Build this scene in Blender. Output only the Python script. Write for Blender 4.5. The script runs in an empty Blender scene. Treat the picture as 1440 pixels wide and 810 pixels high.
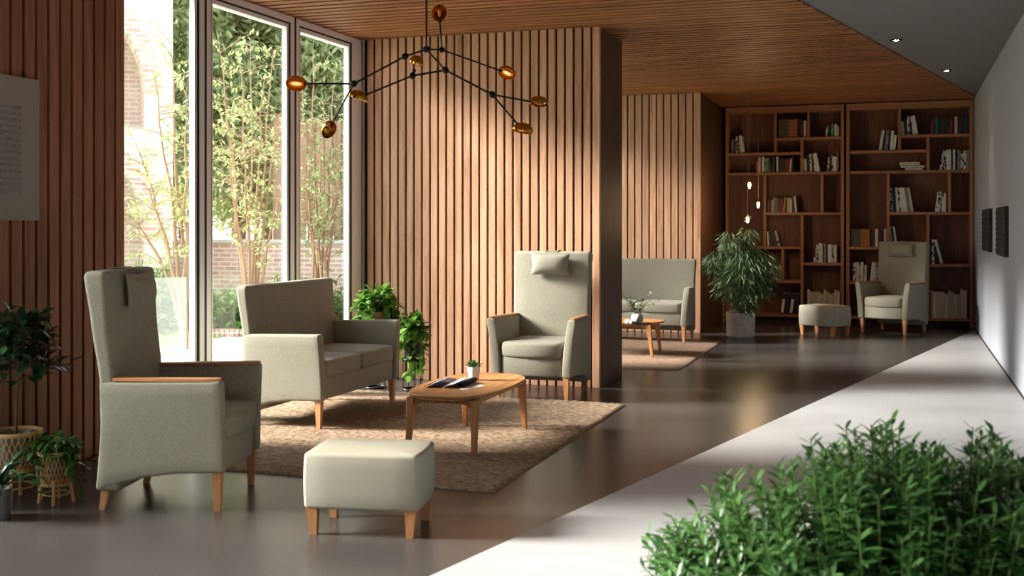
import bpy, bmesh, math, random
from mathutils import Vector, Matrix, Euler, noise as mnoise
random.seed(7)
sc = bpy.context.scene
COL = sc.collection
R = math.radians
# ---------------------------------------------------------------- camera frame (pixels of the 1440x810 frame -> points in the room)
FPX, EYE, HOR = 1605.0, 1.4, 315.0
YAW = R(18.79)
SN, CS = math.sin(YAW), math.cos(YAW)
CEIL = 3.085
def at(px, py, d):
    l = (px-720)/FPX*d
    return Vector((-SN*d+CS*l, CS*d+SN*l, EYE-(py-HOR)/FPX*d))
def gr(px, py, z=0.0):
    return at(px, py, FPX*(EYE-z)/(py-HOR))
# ---------------------------------------------------------------- materials
def S(r, g, b):
    f = lambda c: (c/255/12.92) if c/255 <= .04045 else ((c/255+.055)/1.055)**2.4
    return (f(r), f(g), f(b), 1)
class NT:
    def __init__(s, name):
        s.m = bpy.data.materials.new(name); s.m.use_nodes = True
        s.t = s.m.node_tree; s.n = s.t.nodes; s.b = s.n['Principled BSDF']
    def add(s, typ, **kw):
        n = s.n.new(typ)
        for k, v in kw.items():
            if k.startswith('_'): setattr(n, k[1:], v)
            else: n.inputs[k].default_value = v
        return n
    def ln(s, a, b): s.t.links.new(a, b)
    def ramp(s, fac, stops):
        r = s.n.new('ShaderNodeValToRGB'); e = r.color_ramp.elements
        while len(e) < len(stops): e.new(.5)
        for i, (p, c) in enumerate(stops): e[i].position = p; e[i].color = c
        s.ln(fac, r.inputs[0]); return r
    def coords(s, scale=(1, 1, 1), rot=(0, 0, 0), kind='Object'):
        tc = s.n.new('ShaderNodeTexCoord'); mp = s.n.new('ShaderNodeMapping')
        mp.inputs['Scale'].default_value = scale; mp.inputs['Rotation'].default_value = rot
        s.ln(tc.outputs[kind], mp.inputs[0]); return mp.outputs[0]
    def bump(s, h, strength=.3, dist=.01):
        b = s.add('ShaderNodeBump', Strength=strength, Distance=dist)
        s.ln(h, b.inputs['Height']); s.ln(b.outputs[0], s.b.inputs['Normal']); return b
def plain(name, col, rough=.5, metal=0, spec=.5, **kw):
    t = NT(name); t.b.inputs['Base Color'].default_value = col
    t.b.inputs['Roughness'].default_value = rough; t.b.inputs['Metallic'].default_value = metal
    t.b.inputs['Specular IOR Level'].default_value = spec
    for k, v in kw.items(): t.b.inputs[k.replace('_', ' ')].default_value = v
    n = t.add('ShaderNodeTexNoise', Scale=40.0, Detail=3.0)
    t.ln(t.coords(), n.inputs['Vector'])
    mr = t.add('ShaderNodeMapRange'); mr.inputs['To Min'].default_value = max(0, rough-.06); mr.inputs['To Max'].default_value = min(1, rough+.06)
    t.ln(n.outputs[0], mr.inputs[0]); t.ln(mr.outputs[0], t.b.inputs['Roughness'])
    return t.m
def wood(name, c0, c1, c2, axis=2, rough=.45, vary=.22, gs=1.0, spec=.35):
    """grain runs along axis; every separate board (mesh island) gets its own tone and its own cut of grain"""
    t = NT(name); sc_ = [22*gs]*3; sc_[axis] = 1.3*gs
    geo = t.n.new('ShaderNodeNewGeometry')
    m = t.coords(tuple(sc_))
    mul = t.add('ShaderNodeMath', _operation='MULTIPLY'); mul.inputs[1].default_value = 37.0
    t.ln(geo.outputs['Random Per Island'], mul.inputs[0])
    n1 = t.add('ShaderNodeTexNoise', Scale=1.0, Detail=5.0, Roughness=.6, Distortion=.9); n1.noise_dimensions = '4D'
    t.ln(m, n1.inputs['Vector']); t.ln(mul.outputs[0], n1.inputs['W'])
    r = t.ramp(n1.outputs[0], [(.3, c0), (.5, c1), (.72, c2)])
    sc2 = [160*gs]*3; sc2[axis] = 5*gs
    n2 = t.add('ShaderNodeTexNoise', Scale=1.0, Detail=3.0); n2.noise_dimensions = '4D'
    t.ln(t.coords(tuple(sc2)), n2.inputs['Vector']); t.ln(mul.outputs[0], n2.inputs['W'])
    mr = t.add('ShaderNodeMapRange'); mr.inputs['To Min'].default_value = .82; mr.inputs['To Max'].default_value = 1.14
    t.ln(n2.outputs[0], mr.inputs[0])
    mr2 = t.add('ShaderNodeMapRange'); mr2.inputs['To Min'].default_value = 1-vary; mr2.inputs['To Max'].default_value = 1+vary
    t.ln(geo.outputs['Random Per Island'], mr2.inputs[0])
    mm = t.add('ShaderNodeMath', _operation='MULTIPLY'); t.ln(mr.outputs[0], mm.inputs[0]); t.ln(mr2.outputs[0], mm.inputs[1])
    vm = t.n.new('ShaderNodeVectorMath'); vm.operation = 'SCALE'
    t.ln(r.outputs[0], vm.inputs[0]); t.ln(mm.outputs[0], vm.inputs['Scale'])
    t.ln(vm.outputs[0], t.b.inputs['Base Color'])
    t.b.inputs['Roughness'].default_value = rough; t.b.inputs['Specular IOR Level'].default_value = spec
    t.bump(n2.outputs[0], .12, .004)
    return t.m
def fabric(name, col, scale=420, contrast=.16):
    t = NT(name)
    c = t.coords()
    n = t.add('ShaderNodeTexNoise', Scale=float(scale), Detail=2.0); t.ln(c, n.inputs['Vector'])
    n2 = t.add('ShaderNodeTexNoise', Scale=6.0, Detail=3.0); t.ln(c, n2.inputs['Vector'])
    lo = tuple(v*(1-contrast*1.6) for v in col[:3])+(1,); hi = tuple(min(1, v*(1+contrast*1.6)) for v in col[:3])+(1,)
    r = t.ramp(n.outputs[0], [(.3, lo), (.7, hi)])
    mr = t.add('ShaderNodeMapRange'); mr.inputs['To Min'].default_value = .93; mr.inputs['To Max'].default_value = 1.07
    t.ln(n2.outputs[0], mr.inputs[0])
    vm = t.n.new('ShaderNodeVectorMath'); vm.operation = 'SCALE'
    t.ln(r.outputs[0], vm.inputs[0]); t.ln(mr.outputs[0], vm.inputs['Scale'])
    t.ln(vm.outputs[0], t.b.inputs['Base Color'])
    t.b.inputs['Roughness'].default_value = .9; t.b.inputs['Specular IOR Level'].default_value = .2
    t.b.inputs['Sheen Weight'].default_value = .12; t.b.inputs['Sheen Roughness'].default_value = .4
    t.bump(n.outputs[0], .25, .002)
    return t.m
def leafmat(name, c0, c1, rough=.35, trans=.0):
    t = NT(name); geo = t.n.new('ShaderNodeNewGeometry')
    r = t.ramp(geo.outputs['Random Per Island'], [(0, c0), (1, c1)])
    t.ln(r.outputs[0], t.b.inputs['Base Color'])
    t.b.inputs['Roughness'].default_value = rough; t.b.inputs['Specular IOR Level'].default_value = .4
    if trans:
        tr = t.n.new('ShaderNodeBsdfTranslucent'); t.ln(r.outputs[0], tr.inputs[0])
        mx = t.add('ShaderNodeMixShader'); mx.inputs[0].default_value = trans
        t.ln(t.b.outputs[0], mx.inputs[1]); t.ln(tr.outputs[0], mx.inputs[2])
        t.ln(mx.outputs[0], t.n['Material Output'].inputs[0])
    return t.m
def glass(name, tint=(1, 1, 1, 1), ior=1.5, extra=0.0):
    """thin pane: clear transmission plus Fresnel reflection"""
    t = NT(name); t.n.remove(t.b)
    tr = t.n.new('ShaderNodeBsdfTransparent'); tr.inputs[0].default_value = tint
    gl = t.n.new('ShaderNodeBsdfGlossy'); gl.inputs['Roughness'].default_value = 0.0
    fr = t.n.new('ShaderNodeFresnel'); geo = t.n.new('ShaderNodeNewGeometry')   # same index for both faces of the pane
    mi = t.add('ShaderNodeMapRange'); mi.inputs['To Min'].default_value = ior; mi.inputs['To Max'].default_value = 1/ior
    t.ln(geo.outputs['Backfacing'], mi.inputs[0]); t.ln(mi.outputs[0], fr.inputs['IOR'])
    ad = t.add('ShaderNodeMath', _operation='ADD'); ad.inputs[1].default_value = extra; t.ln(fr.outputs[0], ad.inputs[0])
    mx = t.n.new('ShaderNodeMixShader'); t.ln(ad.outputs[0], mx.inputs[0])
    t.ln(tr.outputs[0], mx.inputs[1]); t.ln(gl.outputs[0], mx.inputs[2]); t.ln(mx.outputs[0], t.n['Material Output'].inputs[0])
    return t.m
def emit(name, col, s):
    t = NT(name); t.b.inputs['Base Color'].default_value = (0, 0, 0, 1)
    t.b.inputs['Emission Color'].default_value = col; t.b.inputs['Emission Strength'].default_value = s
    return t.m
M = {}
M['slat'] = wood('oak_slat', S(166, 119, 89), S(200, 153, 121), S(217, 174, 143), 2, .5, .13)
M['slat_left'] = wood('oak_slat_shaded', S(124, 82, 58), S(152, 104, 76), S(174, 124, 94), 2, .5, .14)  # same oak as the other slats, with the left wall's shade in its colour
M['slat_x'] = wood('oak_ceiling', S(128, 80, 50), S(160, 104, 66), S(182, 126, 84), 0, .5, .16)
M['panel_wood'] = wood('walnut_panel', S(66, 44, 33), S(86, 58, 43), S(100, 70, 54), 2, .45, .08)
M['backing'] = plain('slat_backing', S(46, 24, 17), .8)
M['shelf_wood'] = wood('shelf_wood', S(136, 90, 62), S(168, 116, 82), S(188, 136, 100), 0, .45, .1)
M['shelf_wood_v'] = wood('shelf_wood_v', S(136, 90, 62), S(168, 116, 82), S(188, 136, 100), 2, .45, .1)
M['shelf_back'] = wood('shelf_back', S(90, 56, 42), S(116, 74, 56), S(134, 90, 68), 2, .5, .12)
M['table'] = wood('table_oak', S(150, 98, 54), S(184, 128, 76), S(204, 150, 98), 1, .38, .06)
M['table_leg'] = wood('table_leg', S(150, 98, 54), S(180, 124, 76), S(200, 146, 98), 2, .4, .06)
M['leg'] = wood('chair_leg', S(168, 112, 70), S(198, 142, 96), S(214, 162, 118), 2, .42, .06)
M['cap'] = wood('arm_cap', S(160, 104, 62), S(190, 132, 84), S(208, 154, 106), 1, .38, .05)
M['fabric'] = fabric('sage_fabric', S(150, 146, 131), 300, .2)
M['strap'] = fabric('sage_strap', S(130, 125, 108))
M['leather'] = plain('smooth_sage', S(162, 157, 142), .55, 0, .3)
M['alu'] = plain('aluminium_frame', S(240, 240, 243), .4, .0)
M['gasket'] = plain('gasket', S(28, 30, 34), .6)
M['glass'] = glass('window_glass', (.97, .985, .98, 1), 1.45)
M['wall_white'] = plain('wall_paint', S(170, 173, 183), .8, 0, .2)
M['ceil_grey'] = plain('ceiling_paint', S(128, 125, 126), .85, 0, .2)
M['black'] = plain('black_metal', S(18, 18, 19), .4, .6)
M['blackmatte'] = plain('black_matte', S(24, 25, 27), .75)
M['gold'] = plain('gold_glaze', S(206, 150, 62), .13, 1)
M['amber'] = plain('amber_inside', S(222, 146, 48), .3, .9)
M['bulb'] = emit('amber_bulb', (1, .58, .22, 1), 1.0)
M['white'] = plain('white_ceramic', S(226, 224, 218), .45)
M['pot_conc'] = None
M['soil'] = plain('soil', S(52, 38, 28), .95)
M['wicker'] = plain('wicker', S(206, 164, 104), .55)
M['bark'] = plain('bark', S(96, 74, 54), .9)
M['stem'] = plain('green_stem', S(82, 110, 44), .6)
M['greymetal'] = plain('grey_metal', S(120, 122, 122), .4, .7)
M['dark_leaf'] = leafmat('dark_leaf', S(22, 48, 30), S(52, 84, 48), .28)
M['mid_leaf'] = leafmat('mid_leaf', S(48, 86, 36), S(92, 130, 56), .35, .2)
M['pothos'] = leafmat('pothos_leaf', S(56, 104, 30), S(126, 166, 72), .35, .25)
M['weep'] = leafmat('weeping_leaf', S(62, 90, 58), S(126, 150, 106), .4, .15)
M['bush'] = leafmat('bush_leaf', S(40, 80, 36), S(98, 142, 78), .33, .22)
M['outleaf'] = leafmat('garden_leaf', S(150, 166, 104), S(196, 204, 148), .6, .3)
M['outleaf2'] = leafmat('garden_leaf_dark', S(116, 140, 92), S(176, 190, 138), .6, .35)
M['outleaf3'] = leafmat('garden_fern', S(76, 122, 54), S(136, 170, 92), .5, .3)
M['outbark'] = plain('garden_bark', S(140, 112, 86), .9)
M['pink'] = leafmat('pink_blossom', S(206, 110, 120), S(240, 178, 178), .7, .2)
M['timber'] = wood('fence_timber', S(132, 106, 84), S(160, 132, 108), S(184, 156, 130), 2, .8, .25)
def floor_mat():
    t = NT('polished_concrete'); c = t.coords()
    n = t.add('ShaderNodeTexNoise', Scale=.9, Detail=5.0, Roughness=.55, Distortion=.2); t.ln(c, n.inputs['Vector'])
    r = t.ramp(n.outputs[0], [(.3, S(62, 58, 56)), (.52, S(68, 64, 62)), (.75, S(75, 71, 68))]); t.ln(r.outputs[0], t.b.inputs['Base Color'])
    n2 = t.add('ShaderNodeTexNoise', Scale=2.0, Detail=3.0); t.ln(c, n2.inputs['Vector'])
    mr = t.add('ShaderNodeMapRange'); mr.inputs['To Min'].default_value = .27; mr.inputs['To Max'].default_value = .27
    t.ln(n2.outputs[0], mr.inputs[0]); t.ln(mr.outputs[0], t.b.inputs['Roughness'])
    t.b.inputs['Specular IOR Level'].default_value = .5
    return t.m
M['floor'] = floor_mat()
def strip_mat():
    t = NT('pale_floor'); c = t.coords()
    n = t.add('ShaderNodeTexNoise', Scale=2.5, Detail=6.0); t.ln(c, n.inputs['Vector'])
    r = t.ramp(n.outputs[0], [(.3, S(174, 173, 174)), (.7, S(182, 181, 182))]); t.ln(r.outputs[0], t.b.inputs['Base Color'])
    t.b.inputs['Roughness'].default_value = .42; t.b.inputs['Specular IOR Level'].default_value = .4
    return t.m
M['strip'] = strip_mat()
def rug_mat(name, a, b, c):
    t = NT(name); co = t.coords((26, 70, 26))
    n = t.add('ShaderNodeTexNoise', Scale=1.0, Detail=4.0, Roughness=.7); t.ln(co, n.inputs['Vector'])
    r = t.ramp(n.outputs[0], [(.28, a), (.5, b), (.74, c)]); t.ln(r.outputs[0], t.b.inputs['Base Color'])
    t.b.inputs['Roughness'].default_value = .95; t.b.inputs['Specular IOR Level'].default_value = .1
    n2 = t.add('ShaderNodeTexNoise', Scale=1.0, Detail=3.0); t.ln(t.coords((160, 260, 160)), n2.inputs['Vector'])
    t.bump(n2.outputs[0], .8, .012)
    return t.m
M['rug'] = rug_mat('jute', S(104, 84, 66), S(160, 136, 112), S(202, 180, 156))
M['rug2'] = rug_mat('wool', S(122, 98, 80), S(158, 132, 112), S(186, 160, 138))
def brick_mat(name, c1, c2, mortar, scale=1.0, rot=(R(90), 0, 0)):
    t = NT(name); c = t.coords((1, 1, 1), rot)
    b = t.add('ShaderNodeTexBrick', Color1=c1, Color2=c2, Mortar=mortar, Scale=1.0)
    b.inputs['Mortar Size'].default_value = .012; b.inputs['Brick Width'].default_value = .23*scale; b.inputs['Row Height'].default_value = .075*scale
    t.ln(c, b.inputs['Vector'])
    n = t.add('ShaderNodeTexNoise', Scale=3.0, Detail=5.0); t.ln(c, n.inputs['Vector'])
    mr = t.add('ShaderNodeMapRange'); mr.inputs['To Min'].default_value = .85; mr.inputs['To Max'].default_value = 1.15; t.ln(n.outputs[0], mr.inputs[0])
    vm = t.n.new('ShaderNodeVectorMath'); vm.operation = 'SCALE'; t.ln(b.outputs[0], vm.inputs[0]); t.ln(mr.outputs[0], vm.inputs['Scale'])
    t.ln(vm.outputs[0], t.b.inputs['Base Color']); t.b.inputs['Roughness'].default_value = .9
    return t.m
M['brick'] = brick_mat('pale_brick', S(206, 178, 168), S(222, 200, 190), S(228, 220, 214))
M['brick2'] = brick_mat('garden_brick', S(184, 142, 128), S(206, 172, 158), S(214, 206, 198))
M['stone'] = plain('pale_stone', S(196, 194, 186), .8)
M['grass'] = leafmat('grass_blade', S(150, 174, 104), S(200, 212, 150), .7, .2)
M['lawn'] = plain('lawn_soil', S(160, 176, 118), .95)
def conc():
    t = NT('white_concrete'); c = t.coords()
    n = t.add('ShaderNodeTexNoise', Scale=14.0, Detail=8.0, Roughness=.7); t.ln(c, n.inputs['Vector'])
    r = t.ramp(n.outputs[0], [(.3, S(176, 172, 166)), (.6, S(214, 211, 205))]); t.ln(r.outputs[0], t.b.inputs['Base Color'])
    t.b.inputs['Roughness'].default_value = .8; t.bump(n.outputs[0], .2, .004); return t.m
M['pot_conc'] = conc()
# ---------------------------------------------------------------- mesh builder
class MB:
    def __init__(s): s.v = []; s.f = []; s.mi = []
    def face(s, idx, m=0): s.f.append(idx); s.mi.append(m)
    def box(s, lo, hi, m=0, mat=None):
        i = len(s.v)
        for z in (lo[2], hi[2]):
            for x, y in ((lo[0], lo[1]), (hi[0], lo[1]), (hi[0], hi[1]), (lo[0], hi[1])):
                p = Vector((x, y, z)); s.v.append(mat @ p if mat else p)
        for q in ((0, 3, 2, 1), (4, 5, 6, 7), (0, 1, 5, 4), (1, 2, 6, 5), (2, 3, 7, 6), (3, 0, 4, 7)):
            s.face([i+k for k in q], m)
        return s
    def poly_z(s, pts, z0, z1, m=0):
        i = len(s.v); n = len(pts)
        for z in (z0, z1):
            for p in pts: s.v.append(Vector((p[0], p[1], z)))
        s.face([i+k for k in reversed(range(n))], m); s.face([i+n+k for k in range(n)], m)
        for k in range(n): s.face([i+k, i+(k+1) % n, i+n+(k+1) % n, i+n+k], m)
        return s
    def rings(s, rings, m=0, cap0=True, cap1=True, closed=True):
        i = len(s.v); n = len(rings[0])
        for r in rings: s.v.extend(Vector(p) for p in r)
        for a in range(len(rings)-1):
            for k in range(n if closed else n-1):
                s.face([i+a*n+k, i+a*n+(k+1) % n, i+(a+1)*n+(k+1) % n, i+(a+1)*n+k], m)
        if cap0: s.face([i+k for k in reversed(range(n))], m)
        if cap1: s.face([i+(len(rings)-1)*n+k for k in range(n)], m)
        return s
    def soft(s, rings, axis, r=.02, c0=0.0, c1=0.0, m=0, seg=3):
        """loft along an axis with rounded ends; c0/c1 = crown of the ends"""
        def ext(ring, sign, crown):
            c = sum((Vector(p) for p in ring), Vector())/len(ring)
            ex = [max(max(abs(p[k]-c[k]) for p in ring), 1e-4) for k in range(3)]
            out = []
            def make(ins, off):
                q = []
                for p in ring:
                    w = Vector(p)
                    for k in range(3):
                        if k != axis: w[k] = c[k]+(p[k]-c[k])*max(0.0, 1-ins/ex[k])
                    w[axis] = p[axis]+sign*off
                    q.append(w)
                return q
            for k in range(1, seg+1):
                a = k/seg*math.pi/2
                out.append(make(r*(1-math.cos(a)), r*math.sin(a)))
            base = out[-1]
            if crown:
                for fr in (.8, .55, .3, .08):
                    q = []
                    for p in base:
                        w = c+(p-c)*fr; w[axis] = p[axis]*fr+(sum(b[axis] for b in base)/len(base))*(1-fr)+sign*crown*(1-fr**2)
                        q.append(w)
                    out.append(q)
            return out
        # shorten the ends so the rounding stays inside
        full = list(reversed(ext(rings[0], -1, c0)))+[[Vector(p) for p in q] for q in rings]+ext(rings[-1], 1, c1)
        return s.rings(full, m)
    def tube(s, pts, rad, n=8, m=0, cap=True):
        pts = [Vector(p) for p in pts]
        if not hasattr(rad, '__len__'): rad = [rad]*len(pts)
        up = Vector((0, 0, 1)); rings = []
        d0 = (pts[1]-pts[0]).normalized()
        a = d0.cross(up)
        if a.length < 1e-3: a = d0.cross(Vector((1, 0, 0)))
        a.normalize()
        for i, p in enumerate(pts):
            d = (pts[min(i+1, len(pts)-1)]-pts[max(i-1, 0)]).normalized()
            a = (a-d*a.dot(d)).normalized(); b = d.cross(a)
            rings.append([p+(a*math.cos(t)+b*math.sin(t))*rad[i] for t in [2*math.pi*k/n for k in range(n)]])
        return s.rings(rings, m, cap, cap)
    def lathe(s, prof, n=24, c=(0, 0, 0), m=0, cap0=True, cap1=True):
        return s.rings([[Vector((c[0]+r*math.cos(2*math.pi*k/n), c[1]+r*math.sin(2*math.pi*k/n), c[2]+z)) for k in range(n)] for r, z in prof], m, cap0, cap1)
    def ell(s, c, rx, ry, rz, nu=14, nv=8, m=0, rot=None):
        rg = []
        for j in range(nv+1):
            th = -math.pi/2+math.pi*max(.02, min(.98, j/nv))
            ring = []
            for k in range(nu):
                p = Vector((rx*math.cos(th)*math.cos(2*math.pi*k/nu), ry*math.cos(th)*math.sin(2*math.pi*k/nu), rz*math.sin(th)))
                if rot: p = rot @ p
                ring.append(Vector(c)+p)
            rg.append(ring)
        return s.rings(rg, m)
    def leaf(s, p, d, up, L, W, droop=.25, fold=.18, m=0, seg=3, shape=0.0):
        p = Vector(p); d = Vector(d).normalized(); side = d.cross(Vector(up))
        if side.length < 1e-3: side = d.cross(Vector((1, 0, .1)))
        side.normalize(); nrm = side.cross(d).normalized()
        i = len(s.v); s.v.append(p)
        for k in range(1, seg):
            t = k/seg; w = W*.5*math.sin(math.pi*t**(1-shape*.4))
            c = p+d*(L*t)-nrm*(droop*L*t*t)
            s.v += [c-side*w+nrm*(fold*w), c, c+side*w+nrm*(fold*w)]
        s.v.append(p+d*L-nrm*(droop*L)); e = len(s.v)-1
        s.face([i, i+2, i+1], m); s.face([i, i+3, i+2], m)
        for k in range(seg-2):
            a = i+1+3*k
            s.face([a, a+1, a+4, a+3], m); s.face([a+1, a+2, a+5, a+4], m)
        a = i+1+3*(seg-2)
        s.face([a, a+1, e], m); s.face([a+1, a+2, e], m)
        return s
    def xf(s, mat):
        s.v = [mat @ Vector(p) for p in s.v]; return s
    def build(s, name, mats, parent=None, smooth=40, bevel=0, bseg=2):
        me = bpy.data.meshes.new(name); me.from_pydata([tuple(p) for p in s.v], [], s.f); 
        if not isinstance(mats, (list, tuple)): mats = [mats]
        for m in mats: me.materials.append(M[m] if isinstance(m, str) else m)
        if len(mats) > 1: me.polygons.foreach_set('material_index', s.mi)
        if smooth:
            me.polygons.foreach_set('use_smooth', [True]*len(me.polygons)); me.set_sharp_from_angle(angle=R(smooth))
        me.update()
        o = bpy.data.objects.new(name, me); COL.objects.link(o)
        if parent: o.parent = parent
        if bevel:
            b = o.modifiers.new('bevel', 'BEVEL'); b.width = bevel; b.segments = bseg; b.limit_method = 'ANGLE'; b.angle_limit = R(40); b.harden_normals = False
        return o
def tag(o, label=None, cat=None, group=None, kind=None):
    if label: o['label'] = label
    if cat: o['category'] = cat
    if group: o['group'] = group
    if kind: o['kind'] = kind
    return o
def empty(name, loc, rz=0, label=None, cat=None, group=None):
    o = bpy.data.objects.new(name, None); COL.objects.link(o); o.location = loc; o.rotation_euler = (0, 0, rz)
    o.empty_display_size = .1
    return tag(o, label, cat, group)
def kids(o): return [c for c in bpy.data.objects if c.parent == o]
def copy_tree(o, parent=None):
    c = o.copy(); COL.objects.link(c)
    if parent: c.parent = parent
    for ch in kids(o): copy_tree(ch, c)
    return c
def struct(o): o['kind'] = 'structure'; return o
def rr(hx, y0, y1, r, n=4, z=0.0, cx=0.0, bulge=0.0, seg=5):
    """rounded rectangle ring in XY, front (y0) may bulge; sides subdivided"""
    pts = []
    cor = [(hx-r, y0+r, -90), (hx-r, y1-r, 0), (-hx+r, y1-r, 90), (-hx+r, y0+r, 180)]
    for ci, (x, y, a0) in enumerate(cor):
        arc = [Vector((cx+x+r*math.cos(R(a0+90*k/n)), y+r*math.sin(R(a0+90*k/n)), z)) for k in range(n+1)]
        pts += arc
        nx = cor[(ci+1) % 4]; a1 = nx[2]
        q = Vector((cx+nx[0]+r*math.cos(R(a1)), nx[1]+r*math.sin(R(a1)), z))
        for k in range(1, seg): pts.append(arc[-1].lerp(q, k/seg))
    if bulge:
        for p in pts:
            if p.y < (y0+y1)/2:
                w = max(0, ((y0+y1)/2-p.y)/((y1-y0)/2))
                p.y -= bulge*w*(1-((p.x-cx)/hx)**2)
    return pts
def lerp_tab(tab, t):
    if t <= tab[0][0]: return tab[0][1]
    for (a, va), (b, vb) in zip(tab, tab[1:]):
        if t <= b: 
            u = (t-a)/(b-a); u = u*u*(3-2*u)*.35+u*.65
            return va+(vb-va)*u
    return tab[-1][1]
# ================================================================ SETTING
XW, XL, XR = -4.69, -4.60, 0.94           # window line, slat face of the near left wall, right wall
P1, P1B, P2 = 9.46, 10.30, 14.65          # partition front / back, second partition front
XE = -2.43                                # free end of the partitions
BK = 16.52                                # front of the bookcases
Y0, Y1 = -3.0, 16.95
def edge_x(y): return -1.77+.2238*(y-4.19)
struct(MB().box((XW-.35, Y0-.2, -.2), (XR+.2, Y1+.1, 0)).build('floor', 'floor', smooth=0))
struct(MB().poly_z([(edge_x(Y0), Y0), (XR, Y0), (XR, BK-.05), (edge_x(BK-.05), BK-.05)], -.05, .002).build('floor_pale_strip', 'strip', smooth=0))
struct(MB().box((XR, Y0-.2, -.2), (XR+.2, Y1+.1, CEIL+.25)).build('wall_right', 'wall_white', smooth=0))
struct(MB().box((XR-.012, Y0, .004), (XR, BK-.01, .012)).build('baseboard_right', 'gasket', smooth=0))
struct(MB().box((XW-.35, Y1, -.2), (XR+.2, Y1+.2, CEIL+.25)).build('wall_back', 'panel_wood', smooth=0))
struct(MB().box((XW-.35, Y0-.2, -.2), (XR, Y0, CEIL+.25)).build('wall_front', 'panel_wood', smooth=0))
# ceilings: grey slab on the right, oak battens hung below a dark soffit on the left
struct(MB().poly_z([(edge_x(Y0), Y0), (XR, Y0), (XR, Y1), (edge_x(Y1), Y1)], CEIL+.012, CEIL+.25).build('ceiling_grey', 'ceil_grey', smooth=0))
mb = MB(); y = Y0; pitch = .128
mb.poly_z([(XW-.02, Y0), (edge_x(Y0)-.004, Y0), (edge_x(Y1)-.004, Y1), (XW-.02, Y1)], CEIL+.062, CEIL+.25, 1)
while y < Y1-.02:
    a, b = y, min(y+.082, Y1)
    mb.poly_z([(XW-.02, a), (edge_x(a)-.003, a), (edge_x(b)-.003, b), (XW-.02, b)], CEIL, CEIL+.06, 0); y += pitch
struct(mb.build('ceiling_slatted', ['slat_x', 'backing'], smooth=0))
# slat walls
def slat_wall(name, x0, x1, y, pitch, gap, depth, mat, corner, box):
    """battens on a dark board, facing -Y"""
    m = MB(); m.box(box[0], box[1], 1); m.box((x0, y+depth, 0), (x1-.001, y+depth+.012, CEIL), 2)
    m.box((x1-corner, y, 0), (x1, y+depth+.01, CEIL), 0)
    x = x1-corner-gap
    while x-(pitch-gap) > x0-.02:
        m.box((max(x0, x-(pitch-gap)), y, 0), (x, y+depth, CEIL), 0); x -= pitch
    return struct(m.build(name, [mat, 'panel_wood', 'backing'], smooth=0, bevel=.0025, bseg=1))
slat_wall('wall_partition', XW+.03, XE, P1, .0787, .0195, .032, 'slat', .062, ((XW+.03, P1+.044, 0), (XE-.0005, P1B, CEIL)))
slat_wall('wall_alcove', XW+.03, XE, P2, .0955, .018, .032, 'slat', .085, ((XW+.03, P2+.044, 0), (XE-.0005, Y1, CEIL)))
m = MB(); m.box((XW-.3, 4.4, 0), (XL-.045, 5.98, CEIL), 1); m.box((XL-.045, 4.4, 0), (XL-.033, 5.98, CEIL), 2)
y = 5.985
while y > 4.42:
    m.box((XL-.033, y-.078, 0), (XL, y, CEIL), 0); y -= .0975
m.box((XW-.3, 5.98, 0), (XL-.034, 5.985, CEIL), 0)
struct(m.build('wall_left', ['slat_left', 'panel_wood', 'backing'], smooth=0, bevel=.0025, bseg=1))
struct(MB().box((XW-.3, Y0, 0), (XL, -.74, CEIL)).build('wall_left_near', 'panel_wood', smooth=0))
struct(MB().box((XW-.08, P1, 0), (XW+.03, P1B, CEIL)).build('trim_1', 'alu', smooth=0))
struct(MB().box((XW-.08, P2, 0), (XW+.03, Y1, CEIL)).build('trim_2', 'alu', smooth=0))
# glazing
wn = [0]
def window(ya, yb, left=.055, right=.055, name=None):
    wn[0] += 1
    m = MB(); x0, x1 = XW-.06, XW+.02
    zt, zb = CEIL-.005, .0
    m.box((x0, ya, zb), (x1, ya+left, zt), 0); m.box((x0, yb-right, zb), (x1, yb, zt), 0)
    m.box((x0, ya+left, zt-.05), (x1, yb-right, zt), 0); m.box((x0, ya+left, zb), (x1, yb-right, zb+.06), 0)
    # inner sash with dark gasket
    g = .012
    for (a, b, c, d) in ((ya+left, ya+left+g, zb+.06, zt-.05), (yb-right-g, yb-right, zb+.06, zt-.05)):
        m.box((x0+.02, a, c), (x1-.004, b, d), 1)
    m.box((x0+.02, ya+left+g, zt-.062), (x1-.004, yb-right-g, zt-.05), 1); m.box((x0+.02, ya+left+g, zb+.06), (x1-.004, yb-right-g, zb+.072), 1)
    s = .03
    for (a, b) in ((ya+left+g, ya+left+g+s), (yb-right-g-s, yb-right-g)):
        m.box((x0+.025, a, zb+.072), (x1-.015, b, zt-.062), 0)
    m.box((x0+.025, ya+left+g+s, zt-.062-s), (x1-.015, yb-right-g-s, zt-.062), 0)
    # dark joint on the mullion face
    m.box((x1, ya, zb), (x1+.003, ya+.012, zt), 1); m.box((x1, yb-.012, zb), (x1+.003, yb, zt), 1)
    o = struct(m.build('window_%d' % wn[0], ['alu', 'gasket'], smooth=0))
    p = MB().box((XW-.026, ya+left+g+.01, zb+.065), (XW-.020, yb-right-g-.01, zt-.055)).build('window_pane', 'glass', o, smooth=0)
    return o
window(5.70, 6.97, .05, .07); window(6.97, 8.24, .07, .07); window(8.24, 9.46, .07, .20)
for k in range(3): window(10.30+k*1.45, 10.30+(k+1)*1.45)
for k in range(3): window(-.74+k*1.7, -.74+(k+1)*1.7)  # unseen bays, edges placed for the sun; the first added as fill light
struct(MB().box((XW-.08, 4.36, 0), (XW+.02, 4.4, CEIL)).build('trim_3', 'alu', smooth=0))
struct(MB().box((XW-.36, Y0-.2, CEIL), (XW-.02, Y1, CEIL+.25)).build('trim_4', 'alu', smooth=0))
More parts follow.
